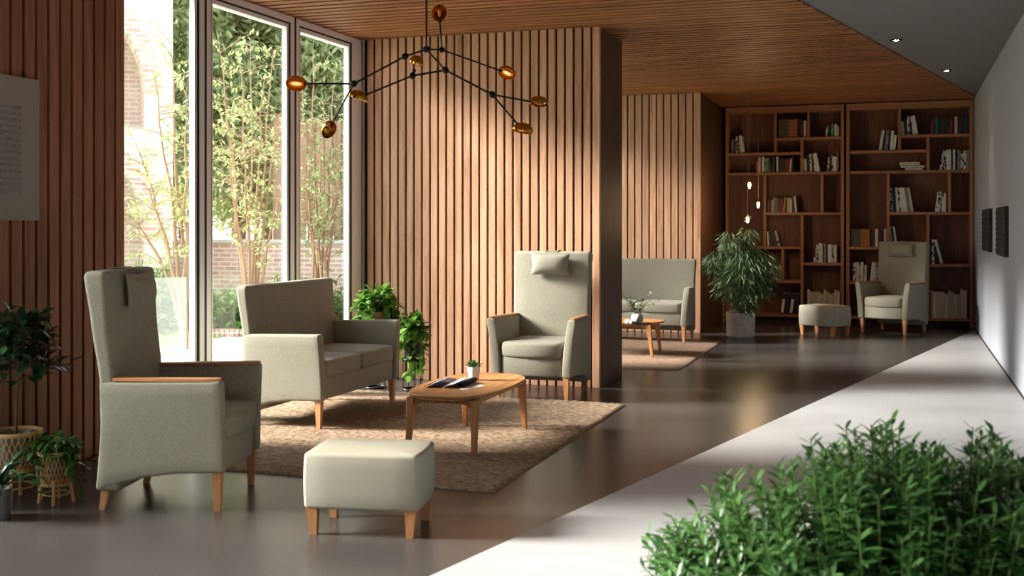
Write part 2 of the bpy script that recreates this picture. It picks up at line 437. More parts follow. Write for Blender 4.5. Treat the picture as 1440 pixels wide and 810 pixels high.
# ================================================================ UPHOLSTERED SEATING
def side_panel(sx, hw, arm=.64):
    """arm + skirt as one upholstered slab, lofted from front (-y) to back (+y); flares outwards towards the front top"""
    zb = [(-.325, .19), (-.1, .185), (.05, .168), (.16, .142), (.25, .112), (.30, .095)]
    zt = [(-.325, arm+.006), (-.2, arm+.002), (.1, arm-.006), (.225, arm-.008)]
    yrear = lambda z: lerp_tab([(.09, .298), (.2, .286), (.4, .272), (.66, .279)], z)
    rings = []; N = 16
    for i in range(N+1):
        t = i/N
        ring = []
        y_ = -.312+t*.605
        b, tp = lerp_tab(zb, y_), lerp_tab(zt, y_)
        fl = .045*(1-t)**.7
        fr = max(0, 1-t*6)
        def off(z): return fl*max(0, (z-.2)/(arm-.2))**1.7
        def pt(side, z):
            yy = y_ if t < 1 else yrear(z)
            if t > .7: yy = y_+(yrear(z)-.293)*((t-.7)/.3)
            w = hw if side else hw-.072+.006*max(0, (z-.3))
            return Vector((sx*(w+off(z)), yy, z))
        K = 8; r = .018
        for k in range(K+1): ring.append(pt(1, b+r+(tp-b-2*r)*k/K))
        for a in (30, 60): p = pt(1, tp-r); ring.append(Vector((p.x-sx*r*(1-math.cos(R(a))), p.y, p.z+r*math.sin(R(a)))))
        p = pt(1, tp-r); q = pt(0, tp-r)
        ring.append(Vector((p.x-sx*r, p.y, tp))); ring.append(Vector((q.x+sx*r, q.y, tp)))
        for a in (60, 30): ring.append(Vector((q.x+sx*r*(1-math.cos(R(a))), q.y, q.z+r*math.sin(R(a)))))
        for k in range(K+1): ring.append(pt(0, tp-r-(tp-b-2*r)*k/K))
        for a in (30, 60): p = pt(0, b+r); ring.append(Vector((p.x+sx*r*(1-math.cos(R(a))), p.y, p.z-r*math.sin(R(a)))))
        p = pt(0, b+r); q = pt(1, b+r)
        ring.append(Vector((p.x+sx*r, p.y, b))); ring.append(Vector((q.x-sx*r, q.y, b)))
        for a in (60, 30): ring.append(Vector((q.x-sx*r*(1-math.cos(R(a))), q.y, q.z-r*math.sin(R(a)))))
        rings.append(ring if sx > 0 else list(reversed(ring)))
    m = MB()
    rings = [list(reversed(r_)) for r_ in rings]
    m.soft(rings, 1, .012)
    return m
def back_block(hw_bot, hw_top, H, lean=1.0):
    rear = [(.12, .300), (.25, .290), (.4, .286), (.64, .292), (.9, .332), (1.17, .372)]
    front = [(.12, .19), (.42, .20), (.64, .218), (.9, .246), (1.17, .262)]
    rings = []; N = 16
    for i in range(N+1):
        z = .12+(H-.028-.12)*i/N
        hw = hw_bot+(hw_top-hw_bot)*max(0, (z-.5)/(H-.5))**1.2
        rings.append(rr(hw, lerp_tab(front, z), lerp_tab(rear, z), .018, 4, z, bulge=.012))
    return MB().soft(rings, 2, .028, 0, 0)
def cushion(hx, y0, y1, z0, z1, bulge, crown=.018, cx=0.0, r=.028):
    rings = [rr(hx-.004*abs(1-2*t)**2, y0, y1, .04, 4, z0+r+(z1-z0-2*r)*t, cx, bulge) for t in (0, .5, 1)]
    return MB().soft(rings, 2, r, .004, crown)
def taper_leg(x, y, z1, top=.024, bot=.014, dx=0, dy=0):
    m = MB(); a = [(-1, -1), (1, -1), (1, 1), (-1, 1)]
    m.rings([[Vector((x+dx+sx*bot, y+dy+sy*bot, 0)) for sx, sy in a], [Vector((x+sx*top, y+sy*top, z1)) for sx, sy in a]])
    return m
def pillow_mesh(hw, hh, th, nu=16, nv=10):
    m = MB(); top = []; 
    for sgn in (1, -1):
        i0 = len(m.v)
        for j in range(nv+1):
            for i in range(nu+1):
                u, v = -1+2*i/nu, -1+2*j/nv
                x = hw*u*(1-.09*math.cos(v*math.pi/2)*abs(u)); z = hh*v*(1-.13*math.cos(u*math.pi/2)*abs(v))
                t = th*(max(0, 1-abs(u)**2.6)*max(0, 1-abs(v)**2.2))**.62
                m.v.append(Vector((x, -sgn*t*(1 if sgn > 0 else .6), z)))
        for j in range(nv):
            for i in range(nu):
                a = i0+j*(nu+1)+i; q = [a, a+1, a+nu+2, a+nu+1]
                m.face(q if sgn > 0 else q[::-1])
    return m
def make_armchair(label, loc, rz):
    root = empty('armchair', loc, rz, label, 'armchair', 'sage high-backed armchairs')
    for sx in (-1, 1):
        side_panel(sx, .330).build('side_panel', 'fabric', root)
        m = MB()           # oak cap on the arm
        ys = [-.318, -.30, -.26, -.1, .08, .222]
        rg = []
        for y in ys:
            t = (y+.312)/.605; off = .045*max(0, (1-max(0, t)))**.7
            xc = sx*(.296+off); w = .027 if y > -.29 else (.016 if y < -.31 else .024)
            zt = .640-.008*max(0, t)+.008
            rg.append([Vector((xc-w, y, zt-.006)), Vector((xc+w, y, zt-.006)), Vector((xc+w, y, zt+.005)), Vector((xc+w-.006, y, zt+.009)), Vector((xc-w+.006, y, zt+.009)), Vector((xc-w, y, zt+.005))])
        m.rings([list(reversed(q)) for q in rg]); m.build('arm_cap', 'cap', root)
        taper_leg(sx*.285, -.285, .20).build('leg', 'leg', root)
        taper_leg(sx*.285, .255, .16, .024, .014, 0, .035).build('leg', 'leg', root)
    back_block(.327, .333, 1.17).build('backrest', 'fabric', root)
    MB().soft([rr(.262, -.30, .22, .03, 4, z, bulge=.045) for z in (.205, .33)], 2, .012).build('apron', 'fabric', root)
    cushion(.259, -.315, .225, .335, .462, .052).build('seat_cushion', 'fabric', root)
    pl = pillow_mesh(.172, .092, .06).xf(Matrix.Translation((0, .212, 1.062)) @ Matrix.Rotation(R(-5), 4, 'X')).build('head_pillow', 'fabric', root)
    m = MB()
    for x0 in (-.052, .052):
        pts = [(x0, .238, 1.10), (x0, .2515, 1.145), (x0, .262, 1.170), (x0, .285, 1.177), (x0, .335, 1.177), (x0, .372, 1.168), (x0, .374, 1.12)]
        m.tube(pts, .0035, 6)
    i = len(m.v)
    for p in ((.2505, 1.145), (.260, 1.1705), (.285, 1.1755), (.335, 1.1755), (.3705, 1.1675), (.373, 1.10)):
        m.v += [Vector((-.052, p[0], p[1])), Vector((.052, p[0], p[1]))]
    for k in range(5): m.face([i+2*k, i+2*k+1, i+2*k+3, i+2*k+2])
    m.build('strap', 'strap', pl)
    return root
def place(o, loc, rz, label):
    c = copy_tree(o); c.location = loc; c.rotation_euler = (0, 0, rz); c['label'] = label; return c
armA = make_armchair('high-backed sage armchair seen side-on, in front of the shaded slatted wall', (-3.505, 5.01, 0), R(90+15.5))
armB = place(armA, (-2.775, 8.935, 0), R(0), 'high-backed sage armchair standing against the pale slatted partition, facing the coffee table')
armC = place(armA, (-.085, 15.58, 0), R(-25), 'high-backed sage armchair in front of the right-hand bookcase')
def make_loveseat(label, loc, rz):
    L = .58; hw = L+.045
    root = empty('loveseat', loc, rz, label, 'sofa', 'sage two-seater sofas')
    for sx in (-1, 1):
        side_panel(sx, hw, .638).build('side_panel', 'fabric', root)
        taper_leg(sx*(L+.005), -.285, .21).build('leg', 'leg', root)
        taper_leg(sx*(L+.005), .255, .16, .024, .014, 0, .035).build('leg', 'leg', root)
        cushion(L/2-.012, -.32, .225, .335, .458, .012, .016, sx*(L/2-.011)).build('seat_cushion', 'fabric', root)
    back_block(hw-.003, hw+.012, .962).build('backrest', 'fabric', root)
    MB().soft([rr(hw-.068, -.305, .22, .02, 4, z, bulge=.012) for z in (.205, .33)], 2, .012).build('apron', 'fabric', root)
    return root
sofaA = make_loveseat('sage two-seater sofa with its back to the tall garden windows', (-4.005, 7.47, .014), R(90))
sofaB = place(sofaA, (-2.99, 13.60, .012), 0, 'sage two-seater sofa in the alcove behind the partition, half hidden by it')
def make_ottoman(label, loc, rz):
    root = empty('ottoman', loc, rz, label, 'ottoman', 'sage footstools')
    hx, hy = .262, .188
    rings = [rr(hx+.004*math.sin(math.pi*t), -hy-.002*math.sin(math.pi*t), hy, .018, 4, .136+(.354-.136)*t, bulge=.008) for t in (0, .25, .5, .75, 1)]
    for rg in rings:
        for p in rg:
            if p.x > .19: p.x += .012*(1-(p.y/hy)**2)
    MB().soft(rings, 2, .018, 0, .010).build('upholstery', 'leather', root)
    for sx in (-1, 1):
        for sy in (-1, 1):
            taper_leg(sx*.228, sy*.156, .125, .026, .016, sx*-.006, 0).build('leg', 'leg', root)
    return root
otA = make_ottoman('sage footstool with pale top standing in front of the jute rug', (-2.32, 4.79, 0), R(11))
otB = place(otA, (-.905, 14.95, 0), R(-31), 'sage footstool in front of the bookcases beside the far armchair')
# ================================================================ COFFEE TABLES
def make_table(label, loc, rz):
    root = empty('coffee_table', loc, rz, label, 'table', 'oak coffee tables')
    a, b = .287, .566
    def ring(sc_, z):
        out = []
        for k in range(64):
            t = 2*math.pi*k/64; c, s_ = math.cos(t), math.sin(t); n = 2/2.9
            out.append(Vector((a*sc_*abs(c)**n*(1 if c >= 0 else -1), b*sc_*abs(s_)**n*(1 if s_ >= 0 else -1), z)))
        return out
    MB().rings([ring(.93, .332), ring(.985, .342), ring(1, .352), ring(1, .358), ring(.992, .362)]).build('tabletop', 'table', root)
    for sx in (-1, 1):
        for sy in (-1, 1):
            m = MB(); x1, y1 = sx*.205, sy*.445; x0, y0 = sx*.215, sy*.485
            def sq(x, y, z, h): return [Vector((x-h, y-h, z)), Vector((x+h, y-h, z)), Vector((x+h, y+h, z)), Vector((x-h, y+h, z))]
            m.rings([sq(x0, y0, 0, .0145), sq((x0+x1)/2, (y0+y1)/2, .17, .019), sq(x1, y1, .335, .026)])
            m.build('leg', 'table_leg', root, bevel=.004)
    m = MB()
    for sy in (-1, 1):
        m.rings([[Vector((x, sy*.445-.014, zb)), Vector((x, sy*.445+.014, zb)), Vector((x, sy*.445+.014, .338)), Vector((x, sy*.445-.014, .338))] for x, zb in ((-.205, .275), (-.13, .305), (.13, .305), (.205, .275))])
    for sx in (-1, 1):
        m.rings([[Vector((sx*.205+.012, y, zb)), Vector((sx*.205-.012, y, zb)), Vector((sx*.205-.012, y, .336)), Vector((sx*.205+.012, y, .336))] for y, zb in ((-.445, .275), (-.37, .308), (.37, .308), (.445, .275))])
    m.build('apron', 'table_leg', root)
    return root
tabA = make_table('rounded oak coffee table in the middle of the jute rug', (-2.615, 6.84, .014), R(0))
tabB = place(tabA, (-2.93, 11.93, .014), R(90), 'rounded oak coffee table in the alcove, mostly hidden behind the partition')
# ================================================================ RUGS
def rug(name, x0, x1, y0, y1, mat, label, rowp, step, amp, base):
    m = MB(); nx, ny = int((x1-x0)/(step*1.6)), int((y1-y0)/step)
    rnd = random.Random(3)
    for j in range(ny+1):
        for i in range(nx+1):
            x, y = x0+(x1-x0)*i/nx, y0+(y1-y0)*j/ny
            row = (y-y0)/rowp+.35*mnoise.noise(Vector((x*1.3, y*1.3, 0)))
            h = abs(math.sin(math.pi*row))**.6
            kn = mnoise.noise(Vector((x*38, math.floor(row)*7.3, 5.1)))
            e = min(i, nx-i, j, ny-j); ef = min(1, e/2)
            ex = .006*mnoise.noise(Vector((x*25, y*25, 9)))
            dx = ex if i in (0, nx) else 0; dy = ex if j in (0, ny) else 0
            m.v.append(Vector((x+dx, y+dy, base*ef*.9+.001+amp*h*(.7+.6*kn)*ef)))
    for j in range(ny):
        for i in range(nx):
            a = j*(nx+1)+i; m.face([a, a+1, a+nx+2, a+nx+1])
    # side and underside
    i0 = len(m.v); per = [i for i in range(nx+1)]+[j*(nx+1)+nx for j in range(1, ny+1)]+[ny*(nx+1)+i for i in range(nx-1, -1, -1)]+[j*(nx+1) for j in range(ny-1, 0, -1)]
    for k in per: p = m.v[k]; m.v.append(Vector((p.x, p.y, 0.0005)))
    n = len(per)
    for k in range(n): m.face([per[k], i0+k, i0+(k+1) % n, per[(k+1) % n]])
    m.face([i0+k for k in reversed(range(n))])
    return tag(m.build(name, mat, smooth=80), label, 'rug')
rug('jute_rug', -4.56, -2.0, 5.60, 8.62, 'rug', 'chunky woven beige jute rug under the near coffee table and sofa', .048, .008, .013, .008)
rug('wool_rug', -4.45, -1.99, 10.82, 13.72, 'rug2', 'brownish beige rug under the alcove sofa and table', .05, .014, .006, .010)
# ================================================================ CHANDELIER
def chandelier():
    D = 7.3
    base = at(600, 69.4, D)
    root = empty('chandelier', (base.x, base.y, CEIL), 0, 'branching black chandelier with gold oval shades hanging over the coffee table', 'chandelier')
    O = Vector((base.x, base.y, CEIL))
    J = {k: at(x, y, D+dd)-O for k, (x, y, dd) in dict(j0=(599.4, 69.4, 0), j1=(621.4, 70, .25), j2=(569.5, 79.3, -.05), j3=(497.5, 117.8, -.1),
        j4=(626.4, 98.6, -.35), j5=(580.3, 106.4, -.3), j6=(692, 133, -.42)).items()}
    Sd = {k: at(x, y, D+dd)-O for k, (x, y, dd) in dict(s1=(416.5, 117.5, -.2), s2=(462.5, 182, .15), s3=(504, 137.6, -.55), s4=(585.5, 87, -.3),
        s5=(617.6, 18, .25), s6=(713, 102.6, .55), s7=(758, 145, -.2), s8=(735, 183, -.6)).items()}
    MB().tube([Vector((0, 0, -.01)), J['j0']], .0062).build('rod', 'black', root)
    MB().lathe([(.0, 0), (.06, 0), (.06, -.018), (.05, -.025), (.0, -.025)][::-1], 24).build('ceiling_rose', 'black', root)
    for a, b in (('j0', 'j2'), ('j2', 'j3'), ('j0', 'j1'), ('j0', 'j4'), ('j4', 'j6'), ('j4', 'j5')):
        MB().tube([J[a], J[b]], .0062).build('arm', 'black', root)
    for k in J:
        d = (J[k]-J['j0']); d = d.normalized() if d.length > .01 else Vector((1, 0, 0))
        r_ = d.to_track_quat('X', 'Z').to_matrix()
        MB().ell(J[k], .026, .021, .021, 14, 8, 0, r_).build('joint', 'black', root)
    toC = (Vector((0, 0, EYE))-(O+J['j0'])).normalized()
    def shade(j, s, n, lit, rx=.066, ry=.05, rz=.045):
        p = Sd[s]; d = (p-J[j]).normalized()
        MB().tube([J[j], p-d*.05], .0058).build('arm', 'black', root)
        n = Vector(n).normalized(); x = (d-n*d.dot(n)).normalized(); y = n.cross(x)
        rot = Matrix((x, y, n)).transposed()
        m = MB(); NU, NV = 28, 9
        def sh(k, j_, sc_):   # dome opening along +n
            th = math.pi/2*(j_/NV)*1.12
            return p+rot @ Vector((rx*sc_*math.sin(th)*math.cos(2*math.pi*k/NU), ry*sc_*math.sin(th)*math.sin(2*math.pi*k/NU), -rz*sc_*math.cos(th)))
        outr = [[sh(k, max(.05, j_), 1) for k in range(NU)] for j_ in range(NV+1)]
        m.rings(outr, 0, True, False)
        o = m.build('lamp_shade', 'gold', root)
        m = MB(); m.rings([[sh(k, max(.05, j_), .95) for k in range(NU)] for j_ in range(NV+1)], 0, True, False)
        m.rings([[sh(k, NV, .95) for k in range(NU)], outr[-1]], 0, False, False)
        m.build('inner_reflector', 'amber' if lit else 'gold', o)
        m = MB(); m.ell(p+n*.002, .032, .011, .011, 12, 8, 0, rot); m.build('bulb', 'bulb' if lit else 'amber', o)
        m = MB(); m.tube([p-d*.062, p-d*.048], .012); m.build('socket', 'black', o)
    dn = Vector((0, 0, -1))
    shade('j3', 's1', toC*.85+dn*.35, True); shade('j3', 's2', toC*.6+Vector((.5, 0, -.6)), False)
    shade('j5', 's3', dn+Vector((-.45, 0, 0))+toC*.1, False); shade('j5', 's4', dn*.9+toC*-.2+Vector((-.4, 0, 0)), False, .05, .044, .04)
    shade('j1', 's5', toC*.9+dn*.2, False, .06, .055, .035); shade('j1', 's6', toC*.6+dn*.6, True)
    shade('j6', 's7', dn+toC*.2, False); shade('j6', 's8', dn+toC*.25+Vector((-.3, 0, 0)), False)
chandelier()
# ================================================================ PENDANTS AND SPOTS
M['globe'] = glass('amber_globe', (1, .9, .74, 1), 1.45, .08)
M['warmbulb'] = emit('warm_bulb', (1, .72, .36, 1), 30)
M['cord'] = plain('grey_cord', S(120, 96, 78), .6)
for (px, py, d, lab) in ((1054, 259.5, 14.7, 'highest'), (1066.3, 287, 14.9, 'right-hand'), (1051.3, 308, 14.5, 'lowest')):
    c = at(px, py, d)
    rt = empty('pendant_lamp', (c.x, c.y, CEIL), 0, lab+' of three little glass globe pendants above the weeping plant', 'pendant lamp', 'glass globe pendants')
    z = c.z-CEIL
    MB().tube([(0, 0, 0), (0, 0, z+.06)], .0025, 6).build('cord', 'cord', rt)
    MB().lathe([(.0, -.01), (.012, -.01), (.012, 0), (0, 0)], 12).build('canopy', 'cord', rt)
    MB().ell((0, 0, z), .05, .05, .05, 20, 12).build('glass_globe', 'globe', rt)
    MB().lathe([(.016, z+.02), (.02, z+.045), (.006, z+.062)], 14).build('socket', 'gold', rt)
    MB().lathe([(.008, z-.035), (.015, z-.025), (.016, z+.02), (.008, z+.022)], 12).build('bulb', 'warmbulb', rt)
    ld = bpy.data.lights.new('pendant_light', 'POINT'); ld.energy = 4; ld.color = (1, .66, .34); ld.shadow_soft_size = .02
    lo = bpy.data.objects.new('pendant_light', ld); COL.objects.link(lo); lo.parent = rt; lo.location = (0, 0, z-.075)
M['spotlens'] = emit('spot_lens', (1, .8, .5, 1), 60)
for (px, py, lab) in ((1260, 55.5, 'recessed ceiling spot nearer the camera in the grey ceiling'), (1331, 98.5, 'recessed ceiling spot nearer the bookcases in the grey ceiling')):
    p = gr(px, py, CEIL+.012)
    rt = empty('ceiling_spot', (p.x, p.y, CEIL+.012), 0, lab, 'spotlight', 'recessed ceiling spots')
    MB().lathe([(.034, -.001), (.055, -.001), (.058, -.006), (.054, -.012), (.036, -.012), (.030, -.004)], 24, cap0=False, cap1=False).build('trim_ring', 'blackmatte', rt)
    MB().lathe([(.0, -.003), (.026, -.003), (.018, -.011), (.0, -.013)], 16).build('lens', 'spotlens', rt)
    ld = bpy.data.lights.new('spot_light', 'SPOT'); ld.energy = 24; ld.color = (1, .78, .52); ld.spot_size = R(75); ld.spot_blend = 1.0; ld.shadow_soft_size = .03
    lo = bpy.data.objects.new('spot_light', ld); COL.objects.link(lo); lo.parent = rt; lo.location = (0, 0, -.03)
# ================================================================ WALL PIECES
def relief_panel(name, label, cat, lo, hi, mat, nx_dir, ny, nz, ry, rz_, bump, region, thick):
    """panel lying on a wall of constant x; teardrop bumps in a grid"""
    xb, xf = (lo[0], hi[0]) if nx_dir > 0 else (hi[0], lo[0])
    st = min(ry, rz_)/2.2; n1, n2 = int((hi[1]-lo[1])/st), int((hi[2]-lo[2])/st); m = MB()
    py, pz = (region[1]-region[0])/(ny-1), (region[3]-region[2])/(nz-1)
    for b in range(n2+1):
        for a in range(n1+1):
            y, z = lo[1]+(hi[1]-lo[1])*a/n1, lo[2]+(hi[2]-lo[2])*b/n2; h = 0
            i, j = round((y-region[0])/py), round((z-region[2])/pz)
            if 0 <= i < ny and 0 <= j < nz:
                u, v = (y-region[0]-i*py)/ry, (z-region[2]-j*pz)/rz_; q = u*u+v*v
                if q < 1: h = bump*(1-q)**.7*(.55-.45*v)
            m.v.append(Vector((xf+nx_dir*h, y, z)))
    for b in range(n2):
        for a in range(n1):
            k = b*(n1+1)+a; m.face([k, k+1, k+n1+2, k+n1+1])
    per = list(range(n1+1))+[q*(n1+1)+n1 for q in range(1, n2+1)]+[n2*(n1+1)+q for q in range(n1-1, -1, -1)]+[q*(n1+1) for q in range(n2-1, 0, -1)]
    i0 = len(m.v)
    for k in per: m.v.append(Vector((xb, m.v[k].y, m.v[k].z)))
    for k in range(len(per)): m.face([per[k], i0+k, i0+(k+1) % len(per), per[(k+1) % len(per)]])
    m.face([i0+k for k in reversed(range(len(per)))])
    o = m.build(name, mat, smooth=50)
    return tag(o, label, cat)
M['panel_art'] = plain('grey_white_panel', S(150, 146, 140), .7)
relief_panel('acoustic_panel', 'pale grey wall panel with rows of raised drops on the shaded slatted wall', 'wall panel', (XL+.001, 4.42, 1.42), (XL+.045, 5.187, 2.203), 'panel_art', 1, 14, 14, .013, .013, .022, (4.60, 5.035, 1.575, 2.03), .04)
bp = []
for i, (ya, yb, z0, z1, lab) in enumerate(((11.35, 12.35, 1.095, 1.562, 'black relief wall panel nearer the camera on the white wall'), (13.3, 14.4, 1.096, 1.567, 'black relief wall panel farther from the camera on the white wall'))):
    tag(relief_panel('relief_panel', lab, 'wall panel', (XR-.036, ya, z0), (XR-.001, yb, z1), 'blackmatte', -1, 7, 8, (.035), .02, .018, (ya+.07, yb-.07, z0+.05, z1-.05), .05), group='black wall panels')
# ================================================================ SMALL THINGS ON TABLES
TZ = .362+.014
def mag():
    c = gr(634, 541, TZ); 
    # loose white sheet lying under it
    p = [gr(x, y, TZ) for x, y in ((636, 539), (660, 535.5), (682, 543), (650, 549))]
    cc = sum(p, Vector())/4
    m = MB(); m.poly_z([(q.x-cc.x, q.y-cc.y) for q in p], 0, .0015)
    o = tag(m.build('paper_sheet', 'paper', smooth=0), 'white sheet of paper lying under the magazine on the near coffee table', 'paper'); o.location = (cc.x, cc.y, TZ+.0005)
    rt = empty('magazine', (c.x, c.y, TZ+.0025), 0, 'open navy and white magazine lying on the near coffee table', 'magazine')
    ax = Vector((CS, SN, 0)); ay = Vector((-SN, CS, 0))
    def sheet(prof, d0, d1, mats, name, stripes):
        m = MB(); n = len(prof)
        for (u, z) in prof:
            for d in (d0, d1):
                m.v.append(ax*(u-.04+(.08 if d == d1 else 0))+ay*d+Vector((0, 0, z)))
        for k in range(n-1): m.face([2*k, 2*k+2, 2*k+3, 2*k+1], stripes(k/(n-1)))
        o = m.build(name, mats, rt, smooth=60)
        s = o.modifiers.new('thick', 'SOLIDIFY'); s.thickness = .003; s.offset = 1
        return o
    left = [(-.125+.125*t, .002+.016*math.sin(t*math.pi)**.8) for t in [k/14 for k in range(15)]]
    sheet(left, -.15, .17, ['navy', 'paper'], 'page', lambda t: 1 if .32 < t < .42 else 0)
    right = [(.11*t, .002+.018*math.sin(min(1, t*1.05)*math.pi*.9)**.7 if t < .98 else .003) for t in [k/14 for k in range(15)]]
    sheet(right, -.17, .15, ['paper', 'navy'], 'page', lambda t: 0 if t < .55 else 1)
    roll = [(.105+.022*math.sin(a), .018-.016*math.cos(a)) for a in [R(300*k/16) for k in range(17)]]
    sheet(roll, -.17, .1, ['blackmatte'], 'curled_cover', lambda t: 0)
M['paper'] = plain('paper', S(236, 236, 236), .6)
M['navy'] = plain('navy_print', S(38, 40, 66), .4)
mag()
def succulent():
    c = gr(666.3, 534.5, TZ)
    rt = empty('potted_succulent', (c.x, c.y, TZ), 0, 'tiny green succulent in a white pot on the near coffee table', 'potted plant')
    pot = MB().lathe([(.0, 0), (.031, 0), (.034, .006), (.042, .075), (.043, .088), (.039, .088), (.037, .078), (0, .078)], 28).build('pot', 'white', rt)
    MB().lathe([(.0, .079), (.036, .079), (.0, .082)], 16).build('soil', 'soil', rt)
    m = MB(); rnd = random.Random(5)
    for k in range(34):
        a = k*2.4; e = .05+1.2*(k/34); d = Vector((math.cos(a)*math.cos(e), math.sin(a)*math.cos(e), math.sin(e)))
        m.leaf(Vector((0, 0, .082)), d, Vector((0, 0, 1)), (.078-.03*k/34)*rnd.uniform(.85, 1.1), .02, -.15, .4, 0, 4)
    m.build('foliage', 'mid_leaf', rt)
succulent()
def alcove_vase():
    z = .362+.014; c = at(896, 454, 12.2); c = gr(896, 455.5, z)
    tr = tag(MB().lathe([(0, 0), (.12, 0), (.128, .012), (.122, .012), (.115, .005), (0, .005)], 32).build('tray', 'blackmatte'), 'small dark round tray on the alcove coffee table', 'tray'); tr.location = (c.x+.01, c.y, z)
    rt = empty('branch_vase', (c.x, c.y, z+.0055), 0, 'round white vase of leafy twigs on the alcove coffee table', 'vase')
    MB().lathe([(0, 0), (.03, 0), (.055, .02), (.064, .05), (.055, .085), (.036, .1), (.034, .098), (.05, .07), (0, .03)], 28).build('vase', 'white', rt)
    m = MB(); f = MB(); rnd = random.Random(2)
    for k in range(13):
        a = rnd.uniform(0, 6.28); ln_ = rnd.uniform(.18, .34)
        if k == 0: a, ln_ = .3, .34
        tip = Vector((math.cos(a)*ln_*.75, math.sin(a)*ln_*.75, .09+ln_*rnd.uniform(.45, .9)))
        pts = [Vector((0, 0, .05)), Vector((tip.x*.3, tip.y*.3, .09+(tip.z-.09)*.5)), tip]
        m.tube(pts, [.003, .0025, .0015], 5)
        for q in range(16):
            t = q/16; p = pts[0].lerp(pts[1], min(1, t*2)) if t < .5 else pts[1].lerp(tip, t*2-1)
            if t < .25: continue
            f.leaf(p, Vector((rnd.uniform(-1, 1), rnd.uniform(-1, 1), rnd.uniform(-.4, .8))), (0, 0, 1), .04, .022)
    m.build('twig', 'bark', rt); f.build('foliage', 'weep', rt)
    for px, py, r, lab in ((883, 456, .03, 'left'), (888.5, 456.5, .024, 'right')):
        p = gr(px, py, z)
        tag(MB().ell((0, 0, r*.92), r, r, r*.92, 16, 10).build('decorative_ball', 'white'), lab+' of two small white balls beside the alcove vase', 'ornament', 'small white balls').location = (p.x, p.y, z)
alcove_vase()
# ================================================================ POTTED PLANTS
UP = Vector((0, 0, 1))
def rv(rnd): 
    v = Vector((rnd.gauss(0, 1), rnd.gauss(0, 1), rnd.gauss(0, 1))); return v.normalized()
def wicker_stand(label, loc, r_top, r_bot, z_top, z_bot, nl):
    rt = empty('wicker_plant_stand', loc, 0, label, 'plant stand', 'wicker plant stands')
    N = 26; m = MB()
    for sgn in (1, -1):
        for k in range(N):
            a0 = 2*math.pi*k/N; pts = []
            for t in (0, .25, .5, .75, 1):
                a = a0+sgn*t*2*math.pi*1.5/N*1.6; r = r_bot+(r_top-r_bot)*t; pts.append((r*math.cos(a), r*math.sin(a), z_bot+(z_top-z_bot)*t))
            m.tube(pts, .0028, 5)
    m.build('basket', 'wicker', rt)
    def hoop(name, r, z, th, k=3):
        m = MB()
        for q in range(k):
            m.tube([(r*math.cos(2*math.pi*i/36), r*math.sin(2*math.pi*i/36), z-q*th*1.5) for i in range(37)], th, 6)
        m.build(name, 'wicker', rt)
    hoop('rim', r_top+.003, z_top, .006, 2); hoop('hoop', r_bot+.003, z_bot, .005, 2); hoop('hoop', r_bot*.95, z_bot*.45, .004, 1)
    for k in range(nl):
        a = 2*math.pi*(k+.35)/nl
        MB().tube([(r_bot*1.25*math.cos(a), r_bot*1.25*math.sin(a), 0), (r_bot*.98*math.cos(a), r_bot*.98*math.sin(a), z_bot+.02)], .0085, 8).build('leg', 'wicker', rt)
    return rt
# tall rubber-leaved tree
p = gr(22, 704); B1 = Vector((p.x, p.y, 0))
wicker_stand('larger wicker plant stand holding the little tree by the shaded slatted wall', B1, .122, .098, .352, .17, 4)
def small_tree():
    rt = empty('potted_tree', (B1.x, B1.y, .19), 0, 'little dark-leaved tree on a bare stem in the larger wicker stand', 'potted plant')
    MB().lathe([(0, 0), (.085, 0), (.104, .13), (.105, .15), (.098, .15), (.096, .125), (0, .125)], 28).build('pot', 'greymetal', rt)
    MB().lathe([(0, .126), (.095, .126), (0, .132)], 16).build('soil', 'soil', rt)
    rnd = random.Random(11); st = MB(); f = MB()
    top = Vector((.02, 0, .52)); st.tube([(0, 0, .12), (.006, 0, .3), tuple(top), (.025, .0, .7)], [.008, .007, .006, .003], 8)
    for k in range(46):
        a = k*2.4; t = k/46; z0 = .40+.30*t
        ln_ = (.24-.1*t)*rnd.uniform(.75, 1.15)
        d = Vector((math.cos(a), math.sin(a), rnd.uniform(.0, .75))).normalized()
        p0 = Vector((.015, 0, z0)); p1 = p0+d*ln_*.55+Vector((0, 0, .01)); p2 = p0+d*ln_+Vector((0, 0, .025))
        st.tube([p0, p1, p2], [.003, .0025, .0015], 5)
        for q in range(9):
            u = .3+.7*q/8; b = p0.lerp(p2, u)
            dd = (d+rv(rnd)*.9+Vector((0, 0, .1))).normalized()
            f.leaf(b, dd, UP, rnd.uniform(.07, .1), rnd.uniform(.036, .046), .2, .25, 0, 4)
    st.build('stem', 'bark', rt); f.build('foliage', 'dark_leaf', rt)
small_tree()
p = gr(79, 706); B2 = Vector((p.x, p.y, 0))
wicker_stand('smaller wicker plant stand holding the trailing plant left of the near armchair', B2, .085, .066, .258, .10, 4)
